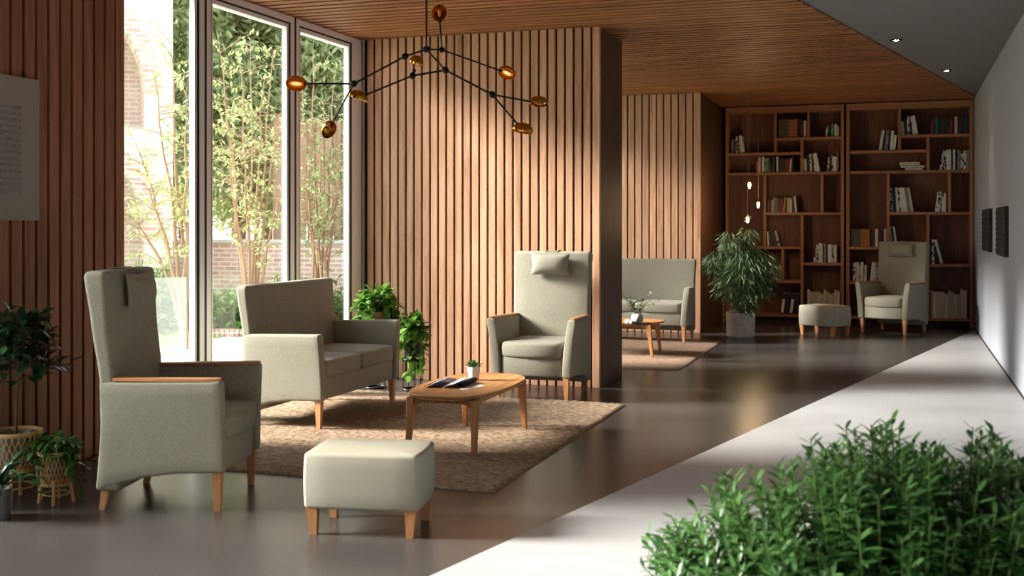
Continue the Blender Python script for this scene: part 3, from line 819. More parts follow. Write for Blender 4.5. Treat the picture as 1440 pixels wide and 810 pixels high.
def trailing(name, label, loc, pot_r, pot_h, n, mat, seed, spread, length, L, W, potmat, lip=0, tall=.1, bias=(0, 0)):
    rt = empty(name, loc, 0, label, 'potted plant')
    MB().lathe([(0, 0), (pot_r*.86, 0), (pot_r, pot_h), (pot_r*.93, pot_h), (pot_r*.9, pot_h*.88), (0, pot_h*.88)], 24).build('pot', potmat, rt)
    MB().lathe([(0, pot_h*.885), (pot_r*.88, pot_h*.885), (0, pot_h*.93)], 16).build('soil', 'soil', rt)
    rnd = random.Random(seed); st = MB(); f = MB()
    for k in range(n):
        a = rnd.uniform(0, 6.283); out = spread*rnd.uniform(.35, 1); up = tall*rnd.uniform(.3, 1.1); dn = length*rnd.random()**1.5
        pts = []
        for t in [i/6 for i in range(7)]:
            rr_ = out*min(1, t*1.5)**.7
            z = pot_h*.9+up*math.sin(min(1, t*1.4)*math.pi*.8)-dn*max(0, t-.4)**1.1*1.8
            pts.append(Vector((rr_*math.cos(a)+bias[0]*t, rr_*math.sin(a)+bias[1]*t, z)))
        st.tube(pts, [.0026]*6+[.0014], 5)
        nl = 7+int(dn*22)
        for q in range(nl):
            t = .2+.8*q/nl*.999; i = int(t*6); b = pts[i].lerp(pts[i+1], t*6-i)
            dd = Vector((math.cos(a), math.sin(a), 0))*.5+rv(rnd)*.7+Vector((0, 0, .25-.9*max(0, t-.35)))
            f.leaf(b, dd, UP+rv(rnd)*.3, L*rnd.uniform(.7, 1.15), W*rnd.uniform(.8, 1.15), .3, .2, 0, 4, .6)
    st.build('stem', 'stem', rt); f.build('foliage', mat, rt)
    return rt
trailing('trailing_plant', 'variegated trailing plant in the smaller wicker stand', (B2.x, B2.y, .125), .062, .12, 30, 'mid_leaf', 4, .13, .24, .062, .036, 'greymetal', tall=.1)
def strap_plant():
    p = gr(-7, 728); rt = empty('strap_leaved_plant', (p.x, p.y, 0), 0, 'strap-leaved plant in a grey metal pot at the far left edge', 'potted plant')
    MB().lathe([(0, 0), (.07, 0), (.075, .14), (.07, .14), (.068, .12), (0, .12)], 28).build('pot', 'greymetal', rt)
    MB().lathe([(0, .121), (.066, .121), (0, .127)], 16).build('soil', 'soil', rt)
    rnd = random.Random(8); f = MB()
    for k in range(38):
        a = rnd.uniform(0, 6.283); ln_ = rnd.uniform(.16, .30); w = rnd.uniform(.011, .017); rg = []
        e = rnd.uniform(.5, 1.35); curl = rnd.uniform(1.2, 2.6)
        pos = Vector((.02*math.cos(a), .02*math.sin(a), .125)); n = 9; side = Vector((-math.sin(a), math.cos(a), 0)); i0 = len(f.v)
        for q in range(n+1):
            t = q/n; ww = w*(math.sin(math.pi*min(.98, .12+.86*t)))**.7
            el = e-curl*t*t
            nr = Vector((-math.cos(a)*math.sin(el), -math.sin(a)*math.sin(el), math.cos(el)))
            f.v += [pos-side*ww+nr*ww*.3, pos.copy(), pos+side*ww+nr*ww*.3]
            pos = pos+Vector((math.cos(a)*math.cos(el), math.sin(a)*math.cos(el), math.sin(el)))*ln_/n
            pos.z = max(pos.z, .01)
        for q in range(n):
            b = i0+3*q; f.face([b, b+1, b+4, b+3]); f.face([b+1, b+2, b+5, b+4])
    f.build('foliage', 'dark_leaf', rt)
strap_plant()
# pothos on black wire stands by the partition
def wire_stand(label, loc, r, h):
    rt = empty('wire_plant_stand', loc, 0, label, 'plant stand', 'black wire plant stands')
    def hoop(name, z, th):
        MB().tube([(r*math.cos(2*math.pi*i/32), r*math.sin(2*math.pi*i/32), z) for i in range(33)], th, 6).build(name, 'black', rt)
    hoop('base_ring', .008, .008); hoop('top_ring', h, .006)
    for k in range(4):
        a = R(45+90*k); MB().tube([(r*math.cos(a), r*math.sin(a), .008), (r*math.cos(a), r*math.sin(a), h)], .0045, 6).build('leg', 'black', rt)
    MB().lathe([(0, h-.012), (r-.002, h-.012), (r-.002, h-.004), (0, h-.004)], 24).build('shelf', 'black', rt)
M['taupe'] = plain('taupe_pot', S(150, 118, 100), .6)
a_ = gr(531, 546); b_ = gr(579, 548)
wire_stand('taller black wire plant stand behind the sofa arm by the window', (a_.x-.03, a_.y+.02, 0), .085, .50)
trailing('pothos', 'taller bright green pothos showing above the sofa arm by the window', (a_.x-.03, a_.y+.02, .501), .078, .15, 30, 'pothos', 21, .18, .2, .105, .066, 'taupe', tall=.22)
wire_stand('lower black wire plant stand between the sofa and the coffee table', (b_.x, b_.y, 0), .078, .26)
trailing('pothos', 'lower bright green pothos trailing down its wire stand right of the sofa', (b_.x, b_.y, .261), .07, .19, 34, 'pothos', 33, .125, .42, .092, .056, 'blackmatte', tall=.19)
# weeping fig in a white concrete pot
def weeping():
    p = gr(1041.5, 474); d = 14.7
    rt = empty('weeping_plant', (p.x, p.y, 0), 0, 'tall weeping leafy plant in a white concrete pot by the left bookcase', 'potted plant')
    MB().lathe([(0, 0), (.15, 0), (.172, .02), (.178, .30), (.176, .31), (.158, .31), (.156, .27), (0, .27)], 40).build('pot', 'pot_conc', rt)
    MB().lathe([(0, .271), (.155, .271), (0, .28)], 20).build('soil', 'soil', rt)
    rnd = random.Random(17); st = MB(); f = MB()
    st.tube([(0, 0, .25), (.01, .02, .6), (-.01, 0, .9), (0, .01, 1.2)], [.022, .018, .014, .006], 8)
    cx, cy = Vector((CS, SN, 0)), Vector((-SN, CS, 0))
    # crown masses: (sideways, depth, z, radius) with two tufts at the top
    blobs = [(-.16, 0, 1.22, .11), (.09, .02, 1.28, .11), (-.05, .05, 1.06, .19), (.12, .0, 1.05, .14), (-.27, 0, .95, .15), (.25, -.02, .9, .18), (.37, 0, .8, .11), (-.36, 0, .88, .09), (0, -.1, .84, .25), (-.12, .08, .66, .19), (.17, -.05, .62, .19), (.04, -.1, .5, .14), (.07, -.16, .42, .09)]
    for (u, v, z, r) in blobs:
        c = cx*u+cy*v+Vector((0, 0, z))
        st.tube([Vector((0, 0, max(.5, z-.3))), (c+Vector((0, 0, z-.1)))*.5, c], [.009, .006, .003], 6)
        for k in range(int(520*(r/.25)**2)):
            b = c+rv(rnd)*r*rnd.random()**.4
            o = (b-c); o.z = 0
            dd = o*1.4/max(r, .1)+Vector((0, 0, -1.0))+rv(rnd)*.45
            f.leaf(b, dd, rv(rnd), rnd.uniform(.09, .15), rnd.uniform(.014, .02), .1, .25, 0, 3)
    st.build('trunk', 'bark', rt); f.build('foliage', 'weep', rt)
weeping()
# big out-of-focus shrub in the foreground
def bush():
    c = Vector((.06, 3.12, 0))
    rt = empty('shrub', c, 0, 'large blurred leafy shrub filling the bottom right foreground', 'shrub')
    MB().box((-.5, -.3, 0), (.55, .3, .30)).build('planter', 'white', rt, bevel=.01)
    MB().box((-.47, -.27, .3), (.52, .27, .305)).build('soil', 'soil', rt)
    rnd = random.Random(5); st = MB(); f = MB()
    cx, cy = Vector((CS, SN, 0)), Vector((-SN, CS, 0))
    prof = [(-.74, .56), (-.70, .606), (-.59, .66), (-.515, .743), (-.474, .80), (-.35, .765), (-.295, .832), (-.24, .863), (-.153, .873), (-.064, .90), (.01, .865), (.066, .855), (.155, .875), (.22, .82), (.3, .815), (.5, .77), (.75, .7)]
    for k in range(760):
        u = rnd.uniform(-.70, .75); v = rnd.uniform(-.3, .32)
        h = lerp_tab(prof, u)*(1-.32*(abs(v)/.34)**2.5)*rnd.uniform(.86, 1.015)
        if rnd.random() < .4: h *= rnd.uniform(.55, .95)
        tip = cx*u+cy*v+Vector((0, 0, h)); root = Vector((cx*u*.45+cy*v*.5)); root.z = .3
        if tip.z < .36: continue
        mid = root.lerp(tip, .6)+cx*(u*.12)
        st.tube([root, mid, tip], [.004, .003, .0018], 5)
        ln_ = min(.30, (tip-root).length); n = int(ln_/.0088)
        dr = (tip-mid).normalized()
        for q in range(n):
            t = q/n; b = tip-dr*ln_*(1-t)
            a = q*2.4+k; e = .05+.8*t**3
            s1 = dr.cross(Vector((math.cos(a), math.sin(a), .2))).normalized()
            dd = s1*math.cos(e)+dr*math.sin(e)
            L = .066*(1-.35*t**3)*rnd.uniform(.8, 1.15)
            f.leaf(b, dd, dr, L, L*.27, .12, .2, 0, 3)
    st.build('stem', 'stem', rt); f.build('foliage', 'bush', rt)
bush()
# ================================================================ BOOKCASES
def onbk(px, py, Y=BK):
    return at(px, py, Y/(CS+SN*(px-720)/FPX))
BX0, BX1 = onbk(1190, 300).x, onbk(1368.7, 300).x
LX0, LX1 = onbk(1020.3, 300).x, onbk(1187, 300).x
zrow = dict(top=onbk(1195, 155).z, h1=onbk(1310, 190.7).z, h2=onbk(1250, 213).z, h3=onbk(1280, 241.5).z, h4=onbk(1310, 300).z,
            h5=onbk(1220, 349).z, h6=onbk(1220, 398).z, h7=onbk(1340, 373.5).z, bot=onbk(1340, 450).z)
fr = lambda px: (onbk(px, 300).x-BX0)/(BX1-BX0)
VX = dict(v1=fr(1264.9), v2=fr(1305), v3=fr(1249), v4=fr(1335.2), v6=.49, l=.022, r=.978)
TH = .02; DEP = .33
def bookcase(label, x0, x1):
    rt = empty('bookcase', (x0, BK, 0), 0, label, 'bookcase', 'tall wooden bookcases'); W = x1-x0; zt = onbk(1195, 147).z+.01
    X = lambda k: VX[k]*W
    sw = .044
    for a in (0, W-sw): MB().box((a, 0, 0), (a+sw, DEP+.01, zt)).build('side_panel', 'shelf_wood_v', rt, bevel=.002)
    MB().box((sw, 0, zrow['top']), (W-sw, DEP, zt)).build('top_rail', 'shelf_wood', rt, bevel=.002)
    MB().box((sw, DEP, 0), (W-sw, DEP+.012, zt)).build('back_panel', 'shelf_back', rt, smooth=0)
    MB().box((sw, .06, 0), (W-sw, .08, zrow['bot']-TH)).build('plinth', 'backing', rt)
    def shelf(z, a, b): MB().box((a, .004, z-TH), (b, DEP, z+TH)).build('shelf', 'shelf_wood', rt, bevel=.002)
    def div(k, z0, z1): MB().box((X(k)-TH, .004, z0), (X(k)+TH, DEP, z1)).build('divider', 'shelf_wood_v', rt, bevel=.002)
    Z = zrow; l, r = sw, W-sw
    shelf(Z['h1'], X('v1')+TH, r); shelf(Z['h2'], l, X('v2')-TH); shelf(Z['h3'], l, r); shelf(Z['h4'], X('v3')+TH, r)
    shelf(Z['h5'], l, X('v2')-TH); shelf(Z['h6'], l, X('v2')-TH); shelf(Z['h7'], X('v2')+TH, r); shelf(Z['bot'], l, r)
    div('v1', Z['h2']+TH, Z['top']); div('v2', Z['h3']+TH, Z['h1']-TH); div('v3', Z['h5']+TH, Z['h3']-TH); div('v4', Z['h4']+TH, Z['h3']-TH)
    div('v2', Z['bot']+TH, Z['h4']-TH); div('v6', Z['h6']+TH, Z['h5']-TH)
    return rt
bookcase('left-hand tall wooden bookcase behind the weeping plant', LX0, LX1)
rt = bookcase('right-hand tall wooden bookcase behind the far armchair', BX0, BX1)
MB().box((VX['v1']*(LX1-LX0)+LX0+.44, BK+.02, zrow['h1']+TH), (VX['v1']*(LX1-LX0)+LX0+.47, BK+DEP, zrow['top'])).build('divider', 'shelf_wood_v', bpy.data.objects['bookcase']).matrix_parent_inverse = Matrix.Translation((-LX0, -BK, 0))
# ---------------------------------------------------------------- books
def marks(name, base, ink, thr=.56, sx=60, sz=26):
    t = NT(name); n = t.add('ShaderNodeTexNoise', Scale=1.0, Detail=2.0, Roughness=.5); n.noise_dimensions = '4D'
    oi = t.n.new('ShaderNodeObjectInfo'); mu = t.add('ShaderNodeMath', _operation='MULTIPLY'); mu.inputs[1].default_value = 90
    t.ln(oi.outputs['Random'], mu.inputs[0]); t.ln(mu.outputs[0], n.inputs['W'])
    t.ln(t.coords((sx, sx*.2, sz)), n.inputs['Vector'])
    r = t.ramp(n.outputs[0], [(thr-.02, base), (thr+.02, ink)]); t.ln(r.outputs[0], t.b.inputs['Base Color'])
    t.b.inputs['Roughness'].default_value = .5; return t.m
def bands(name, base, gilt):
    t = NT(name); w = t.add('ShaderNodeTexWave', Scale=1.0, Distortion=1.0); w.bands_direction = 'Z'
    t.ln(t.coords((1, 1, 16)), w.inputs['Vector'])
    r = t.ramp(w.outputs[0], [(.7, base), (.86, gilt)]); t.ln(r.outputs[0], t.b.inputs['Base Color']); t.b.inputs['Roughness'].default_value = .45; return t.m
BC = {
 'W': (marks('book_white', S(224, 222, 218), S(60, 58, 58), .66), 'white'), 'K': (marks('book_black', S(22, 22, 24), S(150, 150, 150), .72), 'black'),
 'M': (marks('book_mixed', S(214, 212, 208), S(24, 24, 26), .52, 40, 20), 'black and white'), 'B': (marks('book_beige', S(204, 188, 164), S(92, 78, 64), .66), 'beige'),
 'R': (plain('book_red', S(140, 34, 32), .5), 'red'), 'D': (plain('book_dark_red', S(84, 30, 30), .5), 'dark red'), 'G': (marks('book_green', S(58, 132, 66), S(200, 200, 120), .6), 'green'),
 'g': (plain('book_dark_green', S(26, 54, 38), .5), 'dark green'), 'N': (plain('book_navy', S(26, 32, 50), .5), 'navy'), 'O': (bands('book_leather', S(150, 66, 30), S(214, 160, 80)), 'orange-brown gilt'),
 'S': (bands('book_gilt_black', S(34, 34, 28), S(150, 138, 92)), 'black gilt'), 'C': (marks('book_cream', S(222, 214, 194), S(90, 80, 70), .66), 'cream'), 'T': (plain('book_teal', S(30, 92, 96), .5), 'teal'),
 'U': (plain('book_brown', S(74, 50, 38), .5), 'brown'), 'P': (marks('book_grey', S(140, 138, 134), S(40, 40, 40), .6), 'grey'), 'L': (plain('book_blue', S(40, 62, 110), .5), 'blue')}
M['pages'] = plain('book_pages', S(206, 198, 182), .85)
ordw = ['first', 'second', 'third', 'fourth', 'fifth', 'sixth', 'seventh', 'eighth', 'ninth', 'tenth', 'eleventh', 'twelfth', 'thirteenth', 'fourteenth', 'fifteenth', 'sixteenth']
PXM = 1605/15.75
def book_mesh(w, h, dp, mat, rnd):
    m = MB(); t = min(.0035, w*.16)
    m.box((0, 0, 0), (w, t, h), 0); m.box((0, t, 0), (t, dp, h), 0); m.box((w-t, t, 0), (w, dp, h), 0)
    m.box((t, t, .003), (w-t, dp-.004, h-.003), 1)
    return m
def shelf_books(where, group, px0, z, spec, seed):
    """spec: code:width px:height px[:lean degrees, + leans right][:gap px]"""
    rnd = random.Random(seed); x = onbk(px0, 300).x
    items = spec.split()
    for i, it in enumerate(items):
        q = it.split(':'); code = q[0]; w = float(q[1])/PXM; h = float(q[2])/PXM; lean = float(q[3]) if len(q) > 3 else 0; x += (float(q[4])/PXM if len(q) > 4 else 0)
        mat, cn = BC[code]
        o = book_mesh(w*.94, h, rnd.uniform(.15, .2), mat, rnd).build('book', [mat, M['pages']], smooth=0)
        th = R(lean); y = BK+.03+rnd.uniform(0, .02)
        if lean <= 0: o.location = (x, y, z+TH+.0005)
        else:
            o.location = (x+w*(1-math.cos(th)), y, z+TH+.0005+w*.94*math.sin(th))
        o.rotation_euler = (0, th, 0)
        x += w/math.cos(th) if lean else w
        lw = ' leaning' if abs(lean) > 4 else ''
        pos = 'leftmost' if i == 0 else ('rightmost' if i == len(items)-1 else ordw[i]+' from left')
        tag(o, '%s%s book, %s, %s' % (cn, lw, pos, where), 'book', group)
Lb, Rb = 'left bookcase', 'right bookcase'
Z = zrow
shelf_books('top left of '+Lb, 'books top left of the left bookcase', 1028, Z['h2'], 'P:3.4:20 K:3:24 M:3.6:25:-2 M:2.6:15:-2 W:3.6:25.5:-4 W:3.6:25.5:-10', 1)
shelf_books('top middle of '+Lb, 'books top middle of the left bookcase', 1094.5, Z['h1'], 'S:5:26 S:5:27 S:5:27 O:3.8:26 O:3.8:26 O:3.8:27 K:3:28 U:3:28 D:3:25 C:3.2:24 R:3.4:23 U:2.4:21', 2)
shelf_books('top right of '+Lb, 'books top right of the left bookcase', 1161, Z['h1'], 'M:3.6:18 K:4:19 G:4:18 W:3.6:18 B:3:15', 3)
shelf_books('second row of '+Lb, 'books in the second row of the left bookcase', 1063, Z['h3'], 'O:3:15 B:3.6:22 W:3.4:23:0:1.5 G:3.8:21 P:2.4:21 g:4:22.5:-7:1 g:4:22 W:2.6:23:0:2 K:4:20:0:1 K:3.6:20 D:3.2:19 R:3.6:19 B:3:20:4 K:3:22', 4)
shelf_books('row two by the divider, '+Lb, 'books beside the tall divider of the left bookcase', 1130.6, Z['h3'], 'W:4:19:-4 K:4:24:-3 M:3.4:26:-3 K:3:18:-4 W:4.2:26:-6 W:3.6:27:-11', 5)
shelf_books('right end of row two, '+Lb, 'books at the right end of row two of the left bookcase', 1162.5, Z['h3'], 'M:3:20:4 K:3:21:4 M:3:22 W:4:21 P:3:27', 6)
shelf_books('wide middle shelf of '+Lb, 'books in the wide middle compartment of the left bookcase', 1079, Z['h4'], 'D:3.2:18 D:2.6:18 B:2:18 P:3.2:22 S:4.4:21 D:3.2:20 R:2.8:20 O:3:22:5 K:3.6:21 B:4:21 C:2.6:20 K:4.6:21 W:2.6:23:-6', 7)
shelf_books('shelf below the middle, '+Lb, 'books below the middle of the left bookcase', 1079, Z['h5'], 'W:2.6:21:-3 K:4.6:20:-5 K:3.4:21:-10 U:4.6:21:-13 M:4:22:-18', 8)
shelf_books('lower right of '+Lb, 'books lower right in the left bookcase', 1144, Z['h7'], 'W:2.4:7 M:4.2:27 W:3:28 W:2.6:27 P:3:27:0:1.6 K:2.6:26 W:5.6:26 M:3.4:25 W:3.4:25 K:2:24', 9)
shelf_books('behind the weeping plant, '+Lb, 'beige books behind the weeping plant', 1083, Z['h6'], 'B:3.4:20 B:3:21 C:3:20 B:3.4:21 B:3:21', 10)
shelf_books('bottom right of '+Lb, 'pale books at the bottom of the left bookcase', 1135, Z['bot'], 'C:3.4:36 B:3.6:33 B:3.6:33 B:4:33 C:4:32 B:4:30 C:3.2:36 B:4.4:33 C:3.6:30 B:3.6:31 C:4:36 W:3.4:34', 12)
shelf_books('top left of '+Rb, 'books top left of the right bookcase', 1235.5, Z['h2'], 'W:3.8:28:9 K:4:26:7 P:3.8:28:6 K:3.2:25:5 W:4:27:4 W:3.6:21:5', 13)
shelf_books('top middle of '+Rb, 'books top middle of the right bookcase', 1268, Z['h1'], 'W:4:19:-5 K:4:24:-3 M:3.4:26:-3 K:3:18:-4 W:4.2:26:-6 W:3.4:27:-10', 14)
shelf_books('top right of '+Rb, 'coloured books top right of the right bookcase', 1308, Z['h1'], 'R:2.8:19:5 g:4:22 T:4:24 K:4:23 U:3.4:23 K:4:23 g:2.6:22 R:3:22:5 K:4:23 B:4:24 K:2:23 U:3:23 N:3.6:23 L:3:23 U:3:24', 15)
shelf_books('row two by the divider, '+Rb, 'books in row two of the right bookcase', 1322, Z['h3'], 'W:2.4:7 M:3.4:27 M:2.6:26 W:3.4:28 W:2.6:28 K:2.4:27 W:3:28 K:3:25 P:4:27 M:3:24 M:4:26 P:4:27', 16)
shelf_books('wide middle shelf of '+Rb, 'books in the wide middle compartment of the right bookcase', 1252, Z['h4'], 'M:4:33:-3 K:4:33:-2 W:4:34:-5 M:2.6:33:-5 W:4.4:34:-6 W:4.2:34:-8 P:4.4:34:-8 W:3.4:34:-10', 17)
shelf_books('by the small divider, '+Rb, 'books left of the small divider of the right bookcase', 1315, Z['h4'], 'W:4:27:7 M:4.6:28 W:3.2:21 W:2.4:26', 18)
shelf_books('tall left part of '+Rb, 'old books in the tall left compartment of the right bookcase', 1196.5, Z['h5'], 'S:4.6:25 S:4.4:25 S:4.6:25 O:4:25 O:3.8:25 O:3.8:25 K:3:25 U:4.4:24 C:4.4:25 D:4:24 K:3.4:24 C:3.4:25', 19)
shelf_books('lower left of '+Rb, 'books lower left in the right bookcase', 1196.8, Z['h6'], 'K:2.8:26 M:4.8:27 W:3:27 M:3:26 W:3.2:27 W:4.4:23 K:3.8:26 W:4.2:27:7 W:4:27 M:3.4:26 W:4.6:27 M:3.6:27', 20)
shelf_books('just above the armchair, '+Rb, 'books just above the far armchair', 1252, Z['h5'], 'W:3.4:28:-4 K:3:26:-6 W:3.4:28:-8', 21)
shelf_books('right of the armchair back, '+Rb, 'books behind the right of the far armchair', 1310, Z['h7'], 'M:4:34 K:4.6:32 W:3.6:34:-14:3 K:3.4:32:-16', 22)
shelf_books('bottom right of '+Rb, 'pale books at the bottom of the right bookcase', 1309, Z['bot'], 'B:3:38 C:4:36 B:4.2:36 B:2.6:36 B:4.6:36 C:4.2:33 B:3.6:38 B:4.2:36 C:4:33 B:4.2:33 C:4.2:40 W:4:38', 23)
# flat pile
x = onbk(1264, 300).x; z = Z['h3']+TH
for i, (code, x0, w, h) in enumerate((('W', 8, 24, 3.6), ('K', 1.5, 33, 3.4), ('M', 0, 28, 4.6))):
    mat, cn = BC[code]; m = MB(); L_, t = w/PXM, h/PXM
    m.box((0, 0, 0), (L_, .2, .003), 0); m.box((0, 0, t-.003), (L_, .2, t), 0); m.box((0, 0, .003), (.004, .2, t-.003), 0); m.box((.004, .004, .003), (L_-.003, .196, t-.003), 1)
    o = m.build('book', [mat, M['pages']], smooth=0); o.location = (x+x0/PXM, BK+.03+.006*i, z+.0003); z += t+.0004
    tag(o, '%s book lying flat, %s of the small pile in the right bookcase' % (cn, ('bottom', 'middle', 'top')[i]), 'book', 'books lying flat in the right bookcase')
# ring binders
x = onbk(1097, 300).x
for i in range(4):
    rt = empty('ring_binder', (x+i*6.2/PXM, BK+.03, Z['bot']+TH+.0005+.05*math.sin(R(7))), 0, 'dark navy ring binder, %s of four at the bottom of the left bookcase' % (['leftmost', 'second', 'third', 'rightmost'][i]), 'binder', 'ring binders in the left bookcase')
    rt.rotation_euler = (0, R(7), 0)
    w = 5.2/PXM; h = 30/PXM
    book_mesh(w, h, .26, None, random).build('cover', ['navy', 'pages'], rt, smooth=0)
    if i in (0, 2): MB().box((w*.12, -.001, h*.06), (w*.82, .0005, h*.72)).build('label', 'paper', rt, smooth=0)['label'] = 'white spine label'
# ================================================================ GARDEN OUTSIDE
GZ = -.06
def gp(px, py): return gr(px, py, GZ)
struct(MB().box((-34, -12, GZ-.2), (XW-.1, 42, GZ)).build('ground', 'lawn', smooth=0))
struct(MB().box((-8.2, -4, GZ), (XW-.1, 30, GZ+.012)).build('ground_terrace', 'stone', smooth=0))
def grass():
    rnd = random.Random(1); m = MB()
    for k in range(26000):
        d = rnd.uniform(11, 23); px = rnd.uniform(190, 500)
        p = at(px, HOR, d); p.z = GZ
        if p.x > -8.25 or p.y > 17.6 or p.x < -11.4: continue
        a = rnd.uniform(0, 6.28); h = rnd.uniform(.04, .09); w = .008; i = len(m.v)
        m.v += [p+Vector((w*math.cos(a), w*math.sin(a), 0)), p-Vector((w*math.cos(a), w*math.sin(a), 0)), p+Vector((rnd.uniform(-.03, .03), rnd.uniform(-.03, .03), h))]
        m.face([i, i+1, i+2])
    tag(m.build('lawn_grass', 'grass', smooth=0), 'pale sunlit lawn grass beyond the terrace', 'grass', kind='stuff')
grass()
def house():
    c = at(243, HOR, 17.5); Y = c.y; xr = c.x
    HA = R(40); hd = Vector((math.cos(HA), math.sin(HA), 0))
    rt = empty('brick_house', (xr, Y, GZ), HA, 'pale pink brick house with tall arches seen through the left window', 'building')
    def hit(px):
        q = at(px, HOR, 1.0); q.z = 0        # ray direction; meet the facade line c + s*hd
        det = q.x*(-hd.y)+hd.x*q.y
        d = (c.x*(-hd.y)+hd.x*c.y)/det; return d, (q*d-Vector((c.x, c.y, 0))).dot(hd)
    def X(px): return hit(px)[1]
    def Zp(px, py): return at(px, py, hit(px)[0]).z-GZ
    T = .55; W0 = -7.0; top = 9.5
    # front wall built round two stacked arched openings
    ax1 = X(203); aw = 2.2; ax0 = ax1-aw; cx = (ax0+ax1)/2; r = aw/2
    z1 = Zp(203, 330); z2b = Zp(200, 232); z2 = Zp(200, 130)
    pts = lambda zs, up: [(cx+r*math.cos(a), zs+r*1.25*math.sin(a)) for a in [math.pi*k/16 for k in range(17)]]
    m = MB()
    def quad(x0, x1, z0, z1_): m.box((x0, 0, z0), (x1, T, z1_))
    quad(ax1, 0, 0, top); quad(W0, ax0, 0, top)
    def spandrel(zs, zt):
        p = pts(zs, 1)
        for (xa, za), (xb, zb_) in zip(p, p[1:]):
            i = len(m.v)
            for y in (0, T): m.v += [Vector((xa, y, za)), Vector((xb, y, zb_)), Vector((xb, y, zt)), Vector((xa, y, zt))]
            m.face([i, i+1, i+2, i+3]); m.face([i+7, i+6, i+5, i+4]); m.face([i, i+4, i+5, i+1])
    t1 = z1+r*1.25+.25
    spandrel(z1, max(t1, z2b)); spandrel(z2, top)
    m.build('wall', 'brick', rt, smooth=0)
    m = MB()
    for zs in (z1, z2):
        a = [(cx+(r+.0)*math.cos(t), zs+(r*1.25)*math.sin(t)) for t in [math.pi*k/24 for k in range(25)]]
        b = [(cx+(r+.24)*math.cos(t), zs+(r*1.25+.24)*math.sin(t)) for t in [math.pi*k/24 for k in range(25)]]
        m.rings([[Vector((p[0], -.05, p[1])), Vector((q[0], -.05, q[1])), Vector((q[0], .02, q[1])), Vector((p[0], .02, p[1]))] for p, q in zip(a, b)])
    m.build('arch_band', 'brick2', rt, smooth=0)
    MB().box((W0, T+.9, 0), (0, T+1.1, top)).build('rear_wall', 'brick', rt, smooth=0)
    MB().box((-.4, T, 0), (0, T+6, top)).build('side_wall', 'brick', rt, smooth=0)
    MB().box((W0-.3, -.4, top), (.4, T+6.4, top+.3)).build('roof', 'stone', rt, smooth=0)
    return Y
HY_ = house()
def garden_wall():
    a = at(243, HOR, 19.5); y = a.y
    rt = empty('garden_wall', (a.x, y, GZ), 0, 'low brick garden wall with pale coping beyond the lawn', 'wall')
    h = at(300, 336, 20).z-GZ
    MB().box((-.5, 0, 0), (9.5, .24, h-.06)).build('brickwork', 'brick2', rt, smooth=0)
    MB().box((-.5, -.04, h-.06), (9.5, .28, h)).build('coping', 'stone', rt, smooth=0, bevel=.01)
    rt = empty('timber_fence', (a.x, y+1.6, GZ), 0, 'tall timber board fence behind the garden wall', 'fence')
    m = MB(); x = 1.0; rnd = random.Random(2)
    while x < 12: 
        m.box((x, 0, 0), (x+.145, .025, 3.3+rnd.uniform(-.02, .02))); x += .175
    m.build('board_panel', 'timber', rt, smooth=0)
    for x in (1.0, 3.8, 6.6, 9.4): MB().box((x, .03, 0), (x+.1, .13, 3.4)).build('post', 'timber', rt, smooth=0)
    for z in (.5, 1.7, 2.9): MB().box((1, .026, z), (12, .06, z+.09)).build('rail', 'timber', rt, smooth=0)
garden_wall()
def crown(f, rnd, c, r, n, L, W, flat=1.0, droop=.3, seg=3):
    for k in range(n):
        b = rv(rnd)*r*rnd.random()**.45; b.z *= flat; b = Vector(c)+b
        d = (b-Vector(c)).normalized()*.5+rv(rnd)*.9+Vector((0, 0, -droop))
        f.leaf(b, d, rv(rnd), L*rnd.uniform(.7, 1.3), W*rnd.uniform(.7, 1.2), .15, .2, 0, seg)
def multistem(label, px, d, stems, seed, mat, L, W, per, name='multi_stem_tree', th=.035):
    base = at(px, HOR, d); base.z = GZ; rnd = random.Random(seed)
    rt = empty(name, base, 0, label, 'tree'); st = MB(); f = MB()
    for (tx, ty, dd, curve) in stems:
        tip = at(tx, ty, d+dd)-base
        pts = []
        for i in range(9):
            t = i/8; p = tip*t; p.z += curve*math.sin(math.pi*t); p += rv(rnd)*.03*(0 if i in (0, 8) else 1); pts.append(p)
        st.tube(pts, [th*(1-.85*i/8) for i in range(9)], 7)
        for q in range(per):
            t = .38+.62*rnd.random(); i = min(7, int(t*8)); b = pts[i].lerp(pts[i+1], t*8-i)
            tw = rv(rnd); tw.z = abs(tw.z)*.6; ln_ = rnd.uniform(.2, .65); e = b+tw*ln_
            st.tube([b, b.lerp(e, .5)+Vector((0, 0, .03)), e], [.006, .004, .002], 4)
            for w in range(12):
                u = .25+.75*w/12; g = b.lerp(e, u)
                f.leaf(g, tw*.5+rv(rnd)*.8, UP+rv(rnd)*.5, L*rnd.uniform(.7, 1.2), W, .2, .2, 0, 3)
    st.build('trunk', 'outbark', rt); f.build('foliage', mat, rt)
multistem('pale-leaved multi-stem tree arching left in front of the brick house', 262, 13.2, [(172, 292, .3, .35), (185, 190, .5, .3), (215, 100, .2, .25), (240, 60, .4, .1), (262, 120, -.4, .1), (275, 190, .3, .1), (200, 255, -.5, .3)], 3, 'outleaf', .07, .03, 16, th=.028)
multistem('pale-leaved multi-stem shrub fanning up behind the middle window', 352, 13.0, [(308, 60, .2, .1), (318, 150, .5, .15), (338, 90, -.3, .1), (352, 60, .3, .05), (372, 110, .1, .05), (392, 160, .2, .1), (402, 240, -.2, .15), (325, 230, -.4, .2), (385, 70, .5, .05)], 4, 'outleaf', .065, .028, 17, th=.026)
